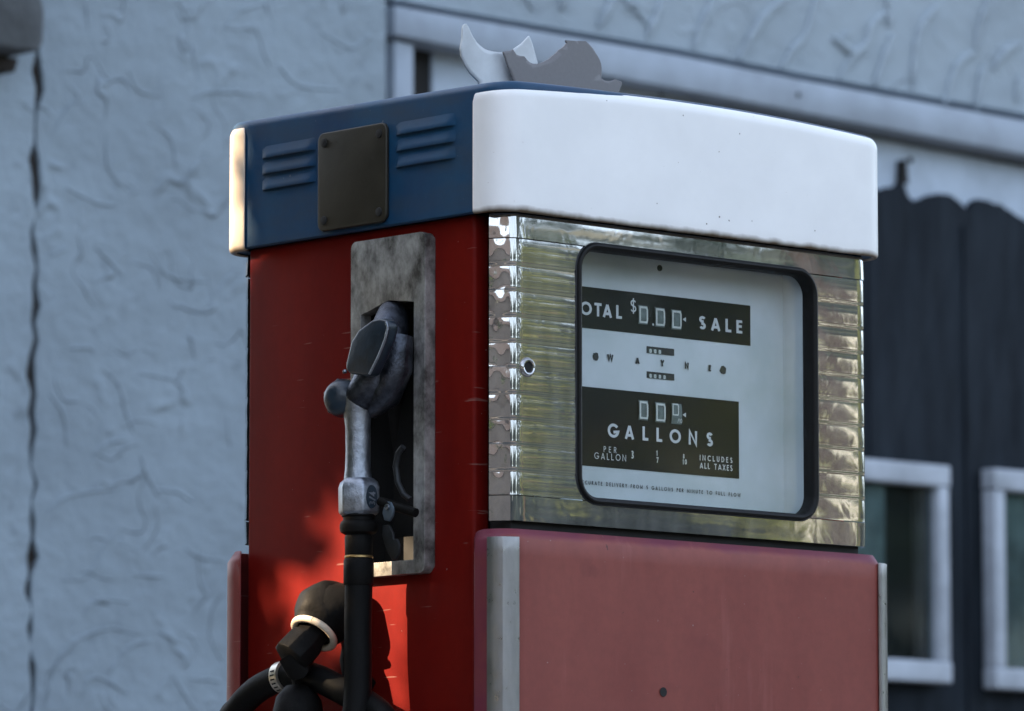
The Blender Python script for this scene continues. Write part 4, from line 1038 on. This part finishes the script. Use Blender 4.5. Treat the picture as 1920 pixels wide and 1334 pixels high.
def tree(name, label, base, crown_c, rad, n, size, mat, seed, clumps=26, group=None, keep=None, tr=.12, fork=(0, 0, 0)):
    rng = np.random.default_rng(seed); t = empty(name, base, label, 'tree' if name != 'garden_shrub' else 'shrub', group)
    b0 = Vector(base); c0 = Vector(crown_c) + Vector(fork); mb = MB()
    mb.tube([b0, b0.lerp(c0, .35) + Vector((.06, .04, 0)), b0.lerp(c0, .7), c0], [tr, tr * .8, tr * .6, tr * .3], 12)
    for k in range(7):
        st = b0.lerp(c0, .45 + .07 * k); e = c0 + Vector((math.cos(k * 2.4) * rad[0] * .7, math.sin(k * 2.4) * rad[1] * .7, rad[2] * (.1 * k - .2)))
        if keep is not None and not keep(np.array([list(st.lerp(e, .5))]))[0]: continue
        mb.tube([st, st.lerp(e, .5) + Vector((0, 0, .1)), e], [tr * .45, tr * .25, tr * .1], 8)
    mb.build('trunk', M['bark'], t, True)
    pts = crown_points(crown_c, rad, n, clumps, rng)
    if keep is not None: pts = pts[keep(pts)]
    leaf_mesh('crown', pts, size, mat, t, seed); return t
ts = np.array(TO_SUN)
GAPS = [(.400, .165, 1.085, .075, .9), (.30, .10, 1.05, .10, 1), (.48, .03, 1.45, .06, .35)]
spots = [   # soft-edged group around the nozzle and the hose
   (.290, 1.050, .045, .09, 1.0), (.37, 1.05, .12, .11, .6), (.345, 1.05, .095, .09, .9),
   # (y, z, radius y, radius z, share): openings in the foliage through which the sun reaches the pump
    (.325, 1.055, .06, .07, .95), (.300, 1.070, .06, .055, 1.0), (.215, .99, .036, .12, 1.0), (.42, .95, .06, .07, .4),
    (.45, 1.45, .045, .06, .5), (.222, 1.06, .045, .035, .9), (.545, 1.59, .05, .13, 1.0), (.15, .93, .09, .09, .35), (.40, 1.20, .06, .06, .5)]
def keeper(margin):
    def f(P):
        t = P[:, 0] / ts[0]; y = P[:, 1] - t * ts[1]; z = P[:, 2] - t * ts[2]
        keep = np.ones(len(P), bool); rr_ = np.random.default_rng(4).random(len(P))
        for cy, cz, ry, rz, st in spots:
            d = ((y - cy) / (ry + margin)) ** 2 + ((z - cz) / (rz + margin)) ** 2
            keep &= ~((d < 1) & (rr_ < st))
        return keep
    return f
keepf = keeper(.085)
cc0 = Vector((0, .25, 1.30)) + TO_SUN * 4.6
tree('shade_tree', 'leafy tree standing left of the pump that throws dappled shade on its red side', (cc0.x + .6, cc0.y + 1.2, 0), tuple(cc0), (1.5, 1.5, 1.15), 26000, .055, M['leaf_dark'], 11, 40, keep=keeper(.03), tr=.1, fork=(.75, .95, 0))
# unseen trees added left of the pump to block sky light on its side
for i, (bx, by, cz, rd) in enumerate([(-3.6, 1.2, 2.6, (1.7, 1.7, 2.3)), (-4.6, 3.9, 3.2, (2.0, 2.0, 2.9)), (-3.0, 5.6, 3.4, (1.7, 1.5, 2.6)), (-7.0, .9, 3.0, (2.2, 2.1, 2.8))]):
    tree('dense_tree', ['dense dark tree nearest the pump in the belt on the left', 'tall dense tree behind the shade tree in the belt on the left', 'dense tree at the far end of the belt, beside the plastered house',
         'broad dense tree in the belt, left of the camera', 'slim dense tree at the near end of the belt, behind the camera'][i], (bx, by, 0), (bx, by, cz), rd, 12000, .10, M['leaf_dark'], 60 + i, 30, 'belt of dense trees on the left', keepf)
# trees in front of the pump, mirrored in the steel
for i, (bx, by, cr, rd, n_, sz, mt, lb) in enumerate([
    (6.04, -6.92, 2.25, (.40, .40, .90), 1500, .040, 'leaf', 'small bright sunlit leafy tree opposite the dial, mirrored in the steel strips'),
    (10.6, -8.9, 2.6, (1.0, 1.0, 1.8), 6000, .05, 'leaf', 'tall green tree behind the brown post, mirrored at the right of the steel'),
    (14.5, -16.5, 4.4, (7.0, 4.0, 4.2), 18000, .18, 'pine', 'big dark green tree farther off behind the sunlit trees')]):
    tree('leafy_tree', lb, (bx, by, 0), (bx, by, cr), rd, n_, sz, M[mt], 30 + i, 16)
rng = np.random.default_rng(5); nT = 30000
th = rng.uniform(0, 2 * math.pi, nT); rad_ = rng.uniform(34, 44, nT); zz = rng.uniform(0, 1, nT) * (6.3 + 1.8 * np.sin(th * 7) + 1.6 * np.sin(th * 17 + 1) + 1.0 * np.sin(th * 41))
mk = ~((th > .5) & (th < 1.35))
tl_ = leaf_mesh('far_treeline', np.stack([rad_ * np.cos(th), rad_ * np.sin(th), zz], 1)[mk], .8, M['pine'], None, 6)
tl_["kind"] = "stuff"
pp = MB().box((4.855, -4.245, 0), (4.915, -4.185, 3.4)).build('wooden_post', M['post'], bevel=.006)  # unseen post added to stand in for a brown shape mirrored in the steel
thing(pp, 'square dark brown wooden post opposite the pump, mirrored as dark bars in the steel', 'post')
for dx, r_, lb in ((.052, .013, 'thicker pale metal pole on the right of the dark brown post'), (-.055, .008, 'thin pale metal pole on the left of the dark brown post')):
    q = MB().tube([(4.885 + dx, -4.215 + dx, 0), (4.885 + dx, -4.215 + dx, 2.3)], r_, 14).build('metal_pole', M['dial'], None, True)  # unseen poles added to stand in for bright sky edges in the steel
    thing(q, lb, 'pole', 'pale poles beside the brown post')
sh = empty('tan_house', (-15, -5.5, 0), 'tan rendered house with brown roof beyond the trees to the left of the camera', 'house')
MB().box((-19, -9.5, 0), (-11.5, -1.8, 3.4)).build('wall', M['tan'], sh)
prism([(-19.4, -9.9, 3.4), (-11.1, -9.9, 3.4), (-15.2, -9.9, 5.2)], (0, 8.5, 0)).build('roof', M['roof'], sh)
